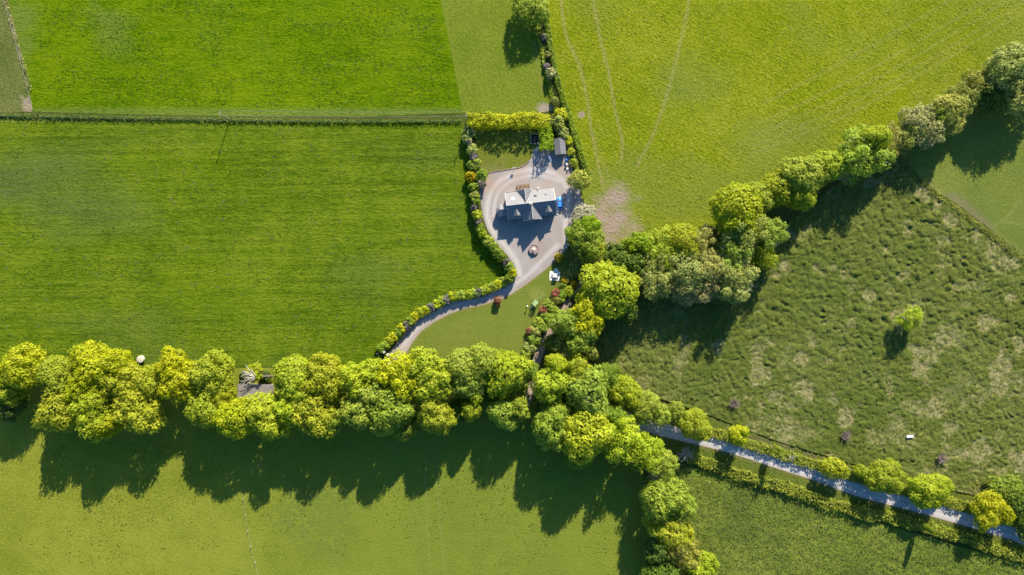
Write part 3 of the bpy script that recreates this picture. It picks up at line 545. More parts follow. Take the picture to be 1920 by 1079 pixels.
bed = [(1080, 500, 'O', 12), (1074, 512, 'O', 11), (1066, 520, 'O', 10), (1059, 527, 'GO', 6), (1075, 533, 'GO', 6), (1055, 537, 'G', 8), (1066, 545, 'YG', 9), (1043, 550, 'R', 8), (1055, 552, 'G', 8), (1042, 564, 'O', 8), (1052, 560, 'LG', 7), (1030, 574, 'G', 10), (1019, 581, 'R', 7), (1037, 580, 'LG', 9), (1022, 594, 'G', 9), (1012, 606, 'LG', 10), (1016, 615, 'G', 9), (993, 621, 'R', 6), (1003, 622, 'PG', 10), (1002, 638, 'G', 11), (993, 652, 'PG', 11), (986, 664, 'LG', 9)]
row([(a, b, r, 2.1, 'h', c) for a, b, c, r in bed], "between lawn and farm track", "shrubs in the border right of the lawn", 'top', 1, 'shrub')
oth = [(1050, 217, 'Y', 11, 3), (1046, 232, 'PG', 12, 4), (1054, 250, 'PG', 10, 3), (1066, 265, 'Y', 8, 2), (1070, 285, 'YG', 7, 1.8), (1033, 138, 'T', 9, 3.2), (1040, 190, 'O', 7, 1.8), (1028, 103, 'O', 6, 1.6), (1020, 70, 'P', 6, 1.5), (1025, 125, 'P', 6, 1.5), (1076, 306, 'YG', 7, 1.6)]
row([(a, b, r, h, 'h', c) for a, b, c, r, h in oth], "in strip along hay field hedge", "shrubs in the strip beside the hay field", 'top', 1, 'shrub')
tree(1048, 483, 8, 2.6, 'h', 'GO', "rounded golden bush on the lawn corner at the mouth of the yard", 'shrub')
tree(933, 564, 6.5, 2.4, 'h', 'R', "lone red-leaved little tree on the lawn beside the curving drive", 'tree', name='red_tree')

# hedges: one foliage mesh each
def hedge(label, pts, width, h, col, dens=9., cs=.42, seed=1, bulge=.25, name='hedge', sq=.5, vary=None):
    global rng
    g = np.random.default_rng(seed); keep = rng; rng = g
    p = np.array([P(a, b, h*.6)[:2] for a, b in smooth(pts, 4)]); seg = np.linalg.norm(np.diff(p, axis=0), axis=1); cum = np.concatenate([[0], np.cumsum(seg)]); L = cum[-1]
    per = width+2*h; n = int(L*per*dens); s = g.random(n)*L; k = np.clip(np.searchsorted(cum, s)-1, 0, len(seg)-1); t = (s-cum[k])/seg[k]
    c = p[k]+(p[k+1]-p[k])*t[:, None]; d = (p[k+1]-p[k])/seg[k][:, None]; nn = np.stack([-d[:, 1], d[:, 0]], 1)
    q = g.uniform(-1, 1, n); top = g.random(n) < width/(width+1.5*h); sgn = np.where(g.random(n) < .5, -1., 1.); zz = g.random(n)
    ca = np.where(top, q, sgn*(1-.25*zz**4)); sa = np.where(top, 1-.22*q**4, zz); a = np.arctan2(sa, ca)
    nx_ = np.where(top, .5*q**3, sgn); nz_ = np.where(top, 1., .35)
    b = 1+bulge*(fbm(s*.55, a*1.3, seed, 3)-.5)*2+bulge*.6*(fbm(s*1.7, a*3, seed+5, 2)-.5)*2; tb = 1-.12*(np.minimum(s, L-s) < .4)
    X = np.empty((n, 3)); X[:, :2] = c+nn*(ca*width/2*b*tb)[:, None]; X[:, 2] = np.maximum(sa*h*b*(.92+.16*g.random(n)), .05); core = np.where(g.random(n) < .42, .7, 1.)[:, None]; X[:, :2] = c+(X[:, :2]-c)*core; X[:, 2:] *= core; X += g.normal(size=X.shape)*.10
    N = np.empty((n, 3)); N[:, :2] = nn*nx_[:, None]; N[:, 2] = nz_; N += g.normal(size=N.shape)*.45
    tint = np.clip(.5+(fbm(s*.35, a, seed+9, 3)-.5)*1.6+g.normal(size=n)*.14, 0, 1)
    o0 = P(*pts[0]); X[:, 0] -= o0.x; X[:, 1] -= o0.y
    V = cards(X, N, cs*g.uniform(.6, 1.3, n), 1.1); o = link(name, quads_mesh(name, V, M['hedgeleaf'], tint)); o.location = (o0.x, o0.y, 0); o.color = (*COL[col], 1); rng = keep
    return tag(o, label, 'hedge')
hedge("long thick yellow-green hedge closing the north side of the back lawn", [(876, 226), (920, 226), (960, 226), (1000, 226), (1030, 228)], 4.4, 4.6, 'Y', 17, .36, 3, .3)
hedge("vivid green clipped conifer hedge block beside the shed", [(1024, 240), (1025, 262), (1025, 282)], 4.4, 4.4, 'V', 20, .34, 4, .25)
hedge("long dark green field hedge bordering the hay field, running down to the yard", [(1012, -60), (1019, 0), (1025, 40), (1031, 80), (1041, 130), (1054, 180), (1066, 215), (1078, 250), (1089, 285), (1098, 315), (1104, 332)], 1.7, 1.5, 'G', 18, .30, 5, .35)
hedge("low thin pale hedge strip beside the field hedge, nearer the mown paddock", [(1006, 60), (1014, 85), (1020, 115), (1030, 160), (1042, 205), (1060, 245), (1070, 275), (1082, 318)], 1.0, .9, 'LG', 12, .32, 6, .4)
hedge("low dark hedge under the post fence between the two left meadows", [(-60, 218), (0, 217), (60, 218), (200, 221), (430, 225), (640, 228), (866, 227)], .8, .75, 'DG', 11, .3, 7, .5)
hedge("long clipped hedge along the upper edge of the lane", [(1318, 806), (1413, 836), (1480, 857), (1563, 882), (1613, 896), (1720, 927), (1797, 946), (1925, 984), (2010, 1010)], 3.5, 1.4, 'HG', 17, .34, 8, .35)
hedge("long uneven hedge along the lower edge of the lane", [(1285, 855), (1340, 875), (1413, 899), (1487, 920), (1540, 940), (1600, 957), (1673, 973), (1763, 996), (1840, 1020), (1925, 1048), (2010, 1075)], 3.6, 1.8, 'HG', 15, .36, 9, .5)
hedge("straight grassy hedge bank between the rough field and the far paddock", [(1727, 342), (1760, 367), (1800, 396), (1840, 427), (1870, 449), (1925, 493), (2010, 560)], 2.0, .7, 'O', 18, .24, 10, .25)
hedge("low rough hedge on the left edge of the upper meadow", [(8, -20), (16, 20), (30, 75), (45, 120), (58, 170)], .7, .6, 'T', 5, .3, 12, .6)

# tufts that nobody could count
def stuff_cards(name, label, X, Y, Z, size, col, lean=.6, asp=.5, kind='stuff', cat='grass'):
    n = len(X); N = rng.normal(size=(n, 3)); N[:, 2] = np.abs(N[:, 2])*lean+lean; c = np.stack([X, Y, Z], 1)
    me = quads_mesh(name, cards(c, N, size*rng.uniform(.6, 1.4, n), asp), M['leaf'], np.clip(rng.normal(.5, .25, n), 0, 1)); o = link(name, me); o.color = (*COL[col], 1); tag(o, label, cat, None, 'stuff')
def scatter(poly_px, n):
    poly = pxy(poly_px); lo = poly.min(0); hi = poly.max(0); x = rng.uniform(lo[0], hi[0], n*3); y = rng.uniform(lo[1], hi[1], n*3); k = inside(x, y, poly); return x[k][:n], y[k][:n]
x, y = scatter([p for p in rough_poly if True], 60000); k = (np.abs(x) < 185) & (np.abs(y) < 110); x = x[k]; y = y[k]; t = tanmask(x, y); t = tanfine(x, y, t); h = rough_h(x, y)
g1 = (t < .35) & (h > .2); stuff_cards("rushes", "dark green rush tussocks over the rough field", x[g1], y[g1], h[g1]+.03, .34, 'H', .8, .5)
g2 = (t >= .35) & (rng.random(len(x)) < .45); stuff_cards("dry_grass", "pale dry grass between the rushes of the rough field", x[g2], y[g2], h[g2]+.02, .36, 'S', 1.3, .35)
x, y = scatter([(1220, 905), (1300, 890), (1420, 915), (1560, 962), (1700, 1003), (1925, 1070), (1925, 1085), (1235, 1085)], 14000); stuff_cards("tall_grass", "tussocky green grass in the field below the lane", x, y, f9h(x, y)+.06, .5, 'H', 1.0, .45)
x, y = scatter([(-20, 235), (860, 240), (880, 400), (940, 500), (800, 570), (700, 660), (-20, 670)], 260); k = rng.random(len(x)) < 1
xs = np.repeat(x, 9)+rng.normal(size=len(x)*9)*.22; ys = np.repeat(y, 9)+rng.normal(size=len(x)*9)*.2; stuff_cards("meadow_weeds", "small pale weed clumps dotted over the large meadow", xs, ys, rng.uniform(.01, .06, len(xs)), .36, 'WD', 4., .7)

# ------------------------------------------------------------------ the house
HO = Vector((6.2, 27.55, 0)); HR = math.radians(6.63)
house = thing("house", "slate-roofed one-and-a-half-storey house with gabled dormers, centre of the gravel yard", "house", HO, HR)
EV = 3.2; RZ = 6.05; HD = 4.4; UL = 7.85; SLP = (RZ-EV)/HD
def rz_at(v): return RZ-abs(v)*SLP
WV = HD-.3   # wall plane
m = MB()     # walls: main block, cross wings, bay, sunroom
m.loft([[(-UL+.15, -WV, 0), (UL-.15, -WV, 0), (UL-.15, WV, 0), (-UL+.15, WV, 0)], [(-UL+.15, -WV, EV-.02), (UL-.15, -WV, EV-.02), (UL-.15, WV, EV-.02), (-UL+.15, WV, EV-.02)]], False)
for u in (-UL+.15, UL-.15):
    m.face([(u, -WV, EV-.02), (u, WV, EV-.02), (u, 0, RZ-.3)])
WU = 2.85; WF = -4.95
m.loft([[(-WU, -WV+.1, z), (WU, -WV+.1, z), (WU, WF, z), (-WU, WF, z)] for z in (0, EV-.05)], False); m.face([(-WU, WF, EV-.05), (WU, WF, EV-.05), (0, WF, RZ-.35)])
NB = 4.5; NL, NR, NU = -4.2, 1.1, -1.6
m.loft([[(NL+.2, WV-.1, z), (NR-.2, WV-.1, z), (NR-.2, NB-.1, z), (NL+.2, NB-.1, z)] for z in (0, EV-.05)], False); m.face([(NL+.2, NB-.1, EV-.05), (NR-.2, NB-.1, EV-.05), (NU, NB-.1, RZ-.35)])
m.obj("wall", M['render'], house)
def roof(name, faces, th=.16, mat='slate', parent=house):
    b = MB()
    for f in faces: b.slabpoly(f, th)
    return b.obj(name, M[mat], parent)
# main roof with the two cross gables meeting its ridge; the slopes are cut along the valleys
ue = UL+.15; ve = HD+.12; ze = EV-.1
EW = 3.15; wf = WF-.3; nf = NB+.25
roof("main_roof", [[(-ue, 0, RZ), (NU, 0, RZ), (NL, ve, ze), (-ue, ve, ze)], [(NU, 0, RZ), (ue, 0, RZ), (ue, ve, ze), (NR, ve, ze)],
                   [(-ue, 0, RZ), (-ue, -ve, ze), (-EW, -ve, ze), (0, 0, RZ)], [(0, 0, RZ), (EW, -ve, ze), (ue, -ve, ze), (ue, 0, RZ)]])
roof("front_gable_roof", [[(0, 0, RZ), (-EW, -ve, ze), (-EW, wf, ze), (0, wf, RZ)], [(0, 0, RZ), (0, wf, RZ), (EW, wf, ze), (EW, -ve, ze)]])
roof("back_gable_roof", [[(NU, 0, RZ), (NU, nf, RZ), (NL, nf, ze), (NL, ve, ze)], [(NU, 0, RZ), (NR, ve, ze), (NR, nf, ze), (NU, nf, RZ)]])
b = MB(); b.tube([(-ue, 0, RZ+.02), (ue, 0, RZ+.02)], .11); b.tube([(0, -.1, RZ+.02), (0, wf, RZ+.02)], .11); b.tube([(NU, .1, RZ+.02), (NU, nf, RZ+.02)], .11); 
for pts in (((0, 0, RZ), (-EW, -ve, ze)), ((0, 0, RZ), (EW, -ve, ze)), ((NU, 0, RZ), (NL, ve, ze)), ((NU, 0, RZ), (NR, ve, ze))): b.tube([Vector(q)+Vector((0, 0, .0)) for q in pts], .07)
b.obj("ridge_tiles", M['ridge'], house)
for q in (-ue-.02, ue+.02):
    b = MB(); b.tube([(q, -ve, ze-.08), (q, 0, RZ-.1), (q, ve, ze-.08)], .07, 4); b.obj("bargeboard", M['white'], house)
for (cu, cv, l, r) in ((0, wf-.02, -EW, EW), (NU, nf+.02, NL, NR)):
    b = MB(); b.tube([(l, cv, ze-.08), (cu, cv, RZ-.1), (r, cv, ze-.08)], .07, 4); b.obj("bargeboard", M['white'], house)
b = MB(); b.tube([(-ue, -ve-.06, ze-.08), (-EW-.1, -ve-.06, ze-.08)], .06, 5); b.tube([(EW+.1, -ve-.06, ze-.08), (ue, -ve-.06, ze-.08)], .06, 5); b.tube([(-ue, ve+.06, ze-.08), (NL-.1, ve+.06, ze-.08)], .06, 5); b.tube([(NR+.1, ve+.06, ze-.08), (ue, ve+.06, ze-.08)], .06, 5); b.obj("gutter", M['black'], house)
# chimney
b = MB(); b.box((-.15, -.3, RZ+.35), (.85, .7, 1.5), 0, .02); b.box((-.15, -.3, RZ+1.13), (1.0, .85, .14), 0, .02); ch = b.obj("chimney", M['render'], house)
for du in (-.2, .2):
    b = MB(); b.lathe([(.13, 0), (.11, .35), (.14, .37), (.12, .42)], (-.15+du, -.3, RZ+1.2), 10); b.obj("chimney_pot", M['stone'], ch)
# dormers
for cu in (-4.95, 5.5):
    vf = -3.35; ez = 4.6; rz_ = 5.45; w = .95
    b = MB(); zb = rz_at(vf); vb = -(RZ-ez)/SLP
    b.face([(cu-w, vf+.1, zb), (cu+w, vf+.1, zb), (cu+w, vf+.1, ez), (cu, vf+.1, rz_-.12), (cu-w, vf+.1, ez)]); b.face([(cu-w, vf+.1, zb), (cu-w, vf+.1, ez), (cu-w, vb, ez)]); b.face([(cu+w, vf+.1, zb), (cu+w, vb, ez), (cu+w, vf+.1, ez)])
    d = b.obj("dormer", M['render'], house); vr = -(RZ-rz_)/SLP
    roof("dormer_roof", [[(cu, vr, rz_), (cu-w-.15, vb-.1, ez-.12), (cu-w-.15, vf-.12, ez-.12), (cu, vf-.12, rz_)], [(cu, vr, rz_), (cu, vf-.12, rz_), (cu+w+.15, vf-.12, ez-.12), (cu+w+.15, vb-.1, ez-.12)]], .1, 'slate', d)
    b = MB(); b.box((cu, vf+.06, zb+.62), (1.0, .08, .95)); b.cur = 1; b.box((cu, vf+.03, zb+.62), (.84, .08, .79)); b.obj("window", [M['white'], M['glass']], d)
# windows, doors
def window(c, w, h, face):
    d = {'s': (0, -1), 'n': (0, 1), 'e': (1, 0), 'w': (-1, 0)}[face]; b = MB(); t = (w, .1, h) if face in 'sn' else (.1, w, h)
    b.box(c, t); f = b.obj("window", M['white'], house); b = MB(); g = (w-.16, .1, h-.16) if face in 'sn' else (.1, w-.16, h-.16); b.box((c[0]+d[0]*.02, c[1]+d[1]*.02, c[2]), g); b.obj("pane", M['glass'], f)
    b = MB(); b.box((c[0]+d[0]*.1, c[1]+d[1]*.1, c[2]-h/2-.05), (w+.2, .22, .08) if face in 'sn' else (.22, w+.2, .08)); b.obj("sill", M['stone'], f)
for u in (-6.2, -4.4, 4.4, 6.3): window((u, -WV-.02, 1.5), 1.1, 1.2, 's')
for u in (-6.4, 2.6, 4.6, 6.6): window((u, WV+.02, 1.55), 1.1, 1.1, 'n')
window((NU-.9, NB-.08, 1.2), 1.6, 2.0, 'n'); window((NU, NB-.08, 4.1), 1., 1.1, 'n'); window((0, WF-.02, 4.2), 1.1, 1.2, 's'); window((UL-.13, 1.6, 1.5), .9, 1.1, 'e'); window((-UL+.13, 2.2, 1.5), .9, 1.1, 'w')
b = MB(); b.box((2.2, WF-.03, 1.05), (1.0, .12, 2.1), 0, .02); d = b.obj("door", M['darkblue'], house); b = MB(); b.lathe([(.03, 0), (.045, .03), (.03, .06)], (2.55, WF-.12, 1.05), 8); b.obj("handle", M['steel'], d)
b = MB(); b.box((UL-.12, -2.2, 1.05), (.12, .95, 2.1), 0, .02); d = b.obj("door", M['white'], house); b = MB(); b.lathe([(.03, 0), (.045, .03), (.03, .06)], (UL, -1.9, 1.05), 8); b.obj("handle", M['steel'], d)
# bay window below the front gable
bp = [(-1.9, WF), (-1.1, WF-1.0), (.7, WF-1.0), (1.4, WF)]
b = MB(); b.loft([[(p[0], p[1], z) for p in bp] for z in (0, 2.35)], False); bay = b.obj("bay_window", M['render'], house)
b = MB(); b.loft([[(p[0]*1.1+.02, (p[1]-WF)*1.18+WF, 2.35) for p in bp], [(-.9, WF, 3.05), (-.75, WF-.08, 3.05), (.4, WF-.08, 3.05), (.55, WF, 3.05)]]); b.obj("bay_roof", M['slate'], bay)
for (a, c) in zip(bp[:-1], bp[1:]):
    b = MB(); a = Vector((*a, 0)); c = Vector((*c, 0)); mid = (a+c)/2; ang = math.atan2(c.y-a.y, c.x-a.x); nn = Vector((math.sin(ang), -math.cos(ang), 0)); b.box((mid.x+nn.x*.03, mid.y+nn.y*.03, 1.45), ((c-a).length-.3, .1, 1.2), ang); b.obj("pane", M['glass'], bay)
# polygonal sunroom on the west end
HI = Matrix.Rotation(-HR, 3, 'Z')
def loc(px, py, z): q = HI @ (P(px, py, z)-Vector((HO.x, HO.y, 0))); return Vector((q.x, q.y, z))
sp_ = [loc(945, 383.6, 2.4), loc(936.7, 384.2, 2.4), loc(930.8, 391.3, 2.4), loc(930.2, 399.5, 2.4), loc(934.6, 406.6, 2.4), loc(945.5, 406.6, 2.4)]
sp_[0].x = sp_[-1].x = -UL+.16; apx = [loc(937.8, 393.6, 3.5), Vector((-UL+.16, 0, 3.5))]; apx[1].y = apx[0].y
b = MB(); cen = Vector((-UL-1, apx[0].y, 0)); b.loft([[cen+(Vector((p.x, p.y, 0))-cen)*.93+Vector((0, 0, z)) for p in sp_] for z in (0, 2.4)], False); sr = b.obj("sunroom", M['render'], house)
roof("sunroom_roof", [[sp_[0], sp_[1], apx[0], apx[1]], [sp_[1], sp_[2], apx[0]], [sp_[2], sp_[3], apx[0]], [sp_[3], sp_[4], apx[0]], [sp_[4], sp_[5], apx[1], apx[0]]], .08, 'slate', sr)
for a, c in zip(sp_[:-1], sp_[1:]):
    b = MB(); a = cen+(Vector((a.x, a.y, 0))-cen)*.945; c = cen+(Vector((c.x, c.y, 0))-cen)*.945; mid = (a+c)/2; b.box((mid.x, mid.y, 1.4), ((c-a).length-.35, .08, 1.3), math.atan2(c.y-a.y, c.x-a.x)); b.obj("pane", M['glass'], sr)
# roof windows, flue
for px, py, w, l, mt in ((962.0, 373.0, 1.0, 1.05, 'white'), (1003.4, 367.5, .95, .75, 'glass'), (1023, 365.3, .5, .6, 'glass')):
    q = loc(px, py, 4.6); v = q.y; zc = RZ-v*SLP; b = MB(); th = math.atan(SLP); R = Matrix.Rotation(-th, 3, 'X')
    def rect(w_, l_, dz): return [R @ Vector((x_, y_, dz))+Vector((q.x, v, zc)) for x_, y_ in ((-w_/2, -l_/2), (w_/2, -l_/2), (w_/2, l_/2), (-w_/2, l_/2))]
    b.loft([rect(w, l, -.02), rect(w, l, .07)]); f = b.obj("skylight", M['darkmetal' if mt == 'glass' else 'white'], house); b = MB(); b.loft([rect(w-.16, l-.16, .05), rect(w-.16, l-.16, .085)]); b.obj("pane", M['glass' if mt == 'glass' else 'white'], f)
q = loc(1008.6, 353.6, 3.2); b = MB(); b.tube([(q.x, q.y, 2.2), (q.x, q.y, 3.9)], .12, 8); b.lathe([(.2, 0), (.22, .12), (.05, .2)], (q.x, q.y, 3.9), 10); b.obj("flue", M['white'], house)
b = MB(); b.box((UL+.45, -3.6, .08), (1.2, 1.6, .16), 0, .02); b.obj("step", M['concrete'], house)

# deck behind the house (thing of its own)
dk = thing("timber_deck", "brown timber deck with railings behind the back gable of the house", "deck", HO, HR)
b = MB()
for i in range(14): b.box((-3.9+i*.3+.15, NB+1.25, .32), (.285, 2.3, .06))
b.obj("deck_boards", M['wood'], dk)
b = MB()
for u in (-3.9, -2.5, -1.1, .3): b.box((u, NB+2.4, .62), (.1, .1, 1.25))
for v in (NB+.3, NB+1.3):
    for u in (-3.9, .3): b.box((u, v, .62), (.1, .1, 1.25))
b.tube([(-3.9, NB+.3, 1.24), (-3.9, NB+2.4, 1.24), (.3, NB+2.4, 1.24), (.3, NB+.3, 1.24)], .055, 5); b.tube([(-3.9, NB+.3, .8), (-3.9, NB+2.4, .8), (.3, NB+2.4, .8), (.3, NB+.3, .8)], .035, 4)
b.obj("railing", M['wood'], dk)

# blue car by the east gable
def car(px, py, rz, label):
    p = P(px, py, .6); t = thing("parked_car", label, "car", (p.x, p.y, 0), rz)
    L, Wd = 4.1, 1.72; b = MB(); rings = []
    for y, hw, zb, zt in ((2.05, .62, .35, .62), (1.9, .76, .25, .72), (1.3, .84, .2, .86), (.75, .86, .2, .93), (-.2, .86, .2, .95), (-1.4, .85, .2, .95), (-1.95, .80, .26, .9), (-2.05, .70, .35, .75)):
        rings.append([(hw, y, zb+.1), (hw, y, zt-.14), (hw-.09, y, zt), (-hw+.09, y, zt), (-hw, y, zt-.14), (-hw, y, zb+.1), (-hw+.1, y, zb), (hw-.1, y, zb)])
    b.loft(rings); b.obj("body", M['blue'], t, True)
    b = MB(); b.loft([[(.74, .85, .9), (-.74, .85, .9), (-.76, -1.75, .9), (.76, -1.75, .9)], [(.6, .1, 1.42), (-.6, .1, 1.42), (-.6, -1.3, 1.42), (.6, -1.3, 1.42)]]); b.obj("cabin", M['glass'], t)
    b = MB(); b.loft([[(.62, .16, 1.4), (-.62, .16, 1.4), (-.62, -1.42, 1.4), (.62, -1.42, 1.4)], [(.58, .06, 1.47), (-.58, .06, 1.47), (-.58, -1.3, 1.47), (.58, -1.3, 1.47)]]); b.obj("roof", M['blue'], t)
    for sx in (-1, 1):
        b = MB(); b.box((sx*.98, .62, .98), (.2, .14, .14), 0, .03); b.obj("mirror", M['blue'], t); b = MB(); b.box((sx*.55, 1.93, .6), (.3, .12, .14), 0, .03); b.obj("headlight", M['lamp'], t)
        b = MB(); b.box((sx*.6, -1.98, .72), (.24, .12, .16), 0, .03); b.obj("tail_light", M['red'], t)
        for y in (1.25, -1.25):
            b = MB(); b.tube([(sx*.7, y, .31), (sx*.88, y, .31)], .31, 18); wh = b.obj("wheel", M['black'], t); b = MB(); b.tube([(sx*.8, y, .31), (sx*.895, y, .31)], .19, 14); b.obj("rim", M['steel'], wh)
car(1049.3, 381, HR, "small bright blue car parked against the east gable of the house")

# round planter with a statue in front of the house
p = P(1001, 468); pl = thing("round_planter", "round stone planter with a pale centrepiece in front of the house", "planter", (p.x, p.y, 0))
b = MB(); b.lathe([(1.75, 0), (1.68, .6), (1.72, .68), (1.4, .7), (1.35, .5), (.0, .5)], n=32); b.obj("stone_ring", plain('brown rubble', (.23, .175, .155), .95, .35, 2.5, .1), pl)
b = MB(); b.lathe([(1.34, .45), (1.34, .54), (.8, .6), (0, .62)], n=24); b.obj("soil", plain("pale pebbles", (.26, .20, .18), .95, .35, 3.), pl)
b = MB(); b.lathe([(.62, .55), (.6, .72), (.3, .76), (.16, 1.0), (.13, 1.25), (.42, 1.36), (.5, 1.46), (.4, 1.5), (.1, 1.42), (.07, 1.75), (.16, 1.84), (0, 1.95)], n=18); b.obj("fountain_bowl", M['concrete'], pl)

# shed
p = P(1050, 274.5, 2.3); sh = thing("garden_shed", "grey-roofed shed with ridge running away from the yard, beside the conifer block", "shed", (p.x, p.y, 0), math.radians(5.5))
b = MB(); b.loft([[(-1.6, -2.5, z), (1.6, -2.5, z), (1.6, 2.5, z), (-1.6, 2.5, z)] for z in (0, 2.0)], False)
for v in (-2.5, 2.5): b.face([(-1.6, v, 2.0), (1.6, v, 2.0), (0, v, 2.75)])
b.obj("wall", M['wood'], sh); roof("roof", [[(0, -2.7, 2.85), (0, 2.7, 2.85), (-1.85, 2.7, 1.95), (-1.85, -2.7, 1.95)], [(0, 2.7, 2.85), (0, -2.7, 2.85), (1.85, -2.7, 1.95), (1.85, 2.7, 1.95)]], .09, 'shedroof', sh)
b = MB(); b.box((0, -2.54, .95), (1.5, .08, 1.9)); d = b.obj("door", M['wood'], sh); b = MB(); b.box((.55, -2.6, 1.), (.06, .08, .16)); b.obj("handle", M['steel'], d)

# ruined shed in the tree row and the dead tree fallen on it
p = P(478, 737, 2.6); ru = thing("ruined_shed", "derelict shed with a stained corrugated roof half hidden in the tree row", "shed", (p.x, p.y, 0), math.radians(-1))
b = MB(); b.loft([[(-5.3, -2.6, z), (5.3, -2.6, z), (5.3, 2.6, z), (-5.3, 2.6, z)] for z in (0, 2.3)], False); b.obj("wall", M['stone'], ru)
roof("roof", [[(-5.6, 2.9, 2.95), (5.6, 2.9, 2.95), (5.6, -2.9, 2.35), (-5.6, -2.9, 2.35)]], .06, 'tin', ru)
p = P(484, 704, 2.); ft = thing("fallen_tree", "dead fallen tree with bare pale branches fanned out over the derelict shed", "dead tree", (p.x, p.y, 0))
b = MB(); b.tube([(4.5, -.4, 1.2), (2.2, -.3, 3.0), (.4, -.1, 4.1), (-1, -.1, 4.4)], [.42, .38, .3, .2], 8); b.obj("trunk", M['bark'], ft)
b = MB(); g = random.Random(3)
for k in range(17):
    a = math.radians(g.uniform(118, 236)); L = g.uniform(3.2, 6.2); p0 = Vector((g.uniform(-1, 1.4), -.1, 4.2)); e = p0+Vector((math.cos(a)*L, math.sin(a)*L*.75, g.uniform(-.6, .6))); md = p0.lerp(e, .5)+Vector((0, g.uniform(-.3, .3), .25)); b.tube([p0, md, e], [.15, .10, .035], 5)
    for j in range(3):
        q = md.lerp(e, g.uniform(0, .8)); b.tube([q, q+Vector((math.cos(a+g.uniform(-.8, .8))*1.5, math.sin(a+g.uniform(-.8, .8))*1.3, .1))], [.05, .02], 4)
b.tube([(.2, -.2, 4.0), (-.5, -1.0, 3.9), (-.9, -2.1, 3.6)], [.2, .16, .12], 6); b.obj("branches", M['palebark'], ft)
ms = link("moss", crown_mesh("moss_growth", 301, R=1.3, hz=.5, lobes=6, tufts=14, per=5, ts=.25, cs=.3), ft); ms.location = (.9, .1, 4.35); ms.color = (*COL['LM'], 1)

# ------------------------------------------------------------------ garden things
def at(px, py, z=0.): p = P(px, py, z); return (p.x, p.y, 0)
# patio with table and seats
b = MB(); b.box((0, 0, .05), (3.5, 3.1, .1), 0, .01); b.box((.35, 2.05, .04), (1.25, .95, .08), 0, .01); o = b.obj("patio_slab", M['slab']); o.location = at(1040.2, 518); o.rotation_euler = (0, 0, -.05); tag(o, "square white paved pad with a small step, on the lawn edge", "patio")
tb = thing("garden_table", "pale square garden table in the middle of the white paved pad", "table", (*at(1040.6, 517)[:2], .1), -.05)
b = MB(); b.box((0, 0, .72), (1.35, 1.35, .05), 0, .02); b.obj("tabletop", M['palegrey'], tb)
for sx in (-1, 1):
    for sy in (-1, 1): b = MB(); b.box((sx*.55, sy*.55, .345), (.07, .07, .69)); b.obj("leg", M['palegrey'], tb)
def chair(x, y, rz, label, w=.5, nm="garden_chair", cat="chair"):
    t = thing(nm, label, cat, (x, y, .1), rz, "seats around the patio table")
    b = MB(); b.box((0, 0, .43), (w, .46, .05), 0, .015); b.obj("seat", M['darkmetal'], t); b = MB(); b.box((0, -.24, .72), (w, .05, .5), 0, .015); b.obj("backrest", M['darkmetal'], t)
    for sx in (-1, 1):
        for sy in (-1, 1): b = MB(); b.box((sx*(w/2-.04), sy*.19, .2025), (.045, .045, .405)); b.obj("leg", M['darkmetal'], t)
cx, cy, _ = at(1040.6, 517)
chair(cx-1.0, cy+.1, -math.pi/2, "dark garden chair left of the pale patio table"); chair(cx+1.0, cy+.1, math.pi/2, "dark garden chair right of the pale patio table"); chair(cx+.05, cy+1.02, math.pi, "dark garden chair on the house side of the patio table"); chair(cx-.1, cy-1.15, 0, "wide dark bench on the lower edge of the patio", 1.7, "garden_bench", "bench")
# green play set on the lawn
p = P(1003, 568); ps = thing("play_set", "green climbing frame with tower, swing beam and slide on the lawn", "play set", (p.x, p.y, 0), math.radians(47))
b = MB(); b.box((0, 0, 1.2), (1.5, 1.3, .07)); b.obj("platform", M['greenpaint'], ps)
for sx in (-1, 1):
    for sy in (-1, 1): b = MB(); b.box((sx*.72, sy*.6, 1.15), (.09, .09, 2.3)); b.obj("post", M['greenpaint'], ps)
b = MB()
for i in range(5): b.box((-.72+i*.36, 0, 2.32), (.2, 1.5, .04))
b.obj("tower_roof", M['lightgreen'], ps)
b = MB()
for sy in (-1, 1): b.box((0, sy*.66, 1.55), (1.45, .04, .6))
b.obj("side_panel", M['greenpaint'], ps)
b = MB(); b.tube([(.6, 0, 2.15), (3.6, 0, 2.15)], .055, 6); b.obj("swing_beam", M['greenpaint'], ps)
for sy in (-1, 1): b = MB(); b.tube([(3.5, 0, 2.2), (3.8, sy*1.0, 0)], .05, 6); b.obj("frame_leg", M['greenpaint'], ps)
for u in (1.5, 2.5):
    b = MB(); b.box((u, 0, .5), (.45, .2, .04)); sw = b.obj("swing_seat", M['lightgreen'], ps); b = MB()
    for d in (-.2, .2): b.tube([(u+d, 0, 2.15), (u+d, 0, .5)], .015, 4)
    b.obj("rope", M['palewood'], sw)
b = MB(); b.loft([[(-.7, -.3, 1.25), (-.7, .3, 1.25), (-.7, .3, 1.3), (-.7, -.3, 1.3)], [(-2.7, -.3, .1), (-2.7, .3, .1), (-2.7, .3, .15), (-2.7, -.3, .15)]]); b.obj("slide", M['lightgreen'], ps)
b = MB(); b.tube([(-.3, .66, 2.2), (-.3, 1.3, 0)], .04, 5); b.tube([(.3, .66, 2.2), (.3, 1.3, 0)], .04, 5)
for i in range(5): q = .15+i*.2; b.tube([(-.3, .66+.64*q, 2.2*(1-q)), (.3, .66+.64*q, 2.2*(1-q))], .03, 5)
b.obj("ladder", M['greenpaint'], ps)
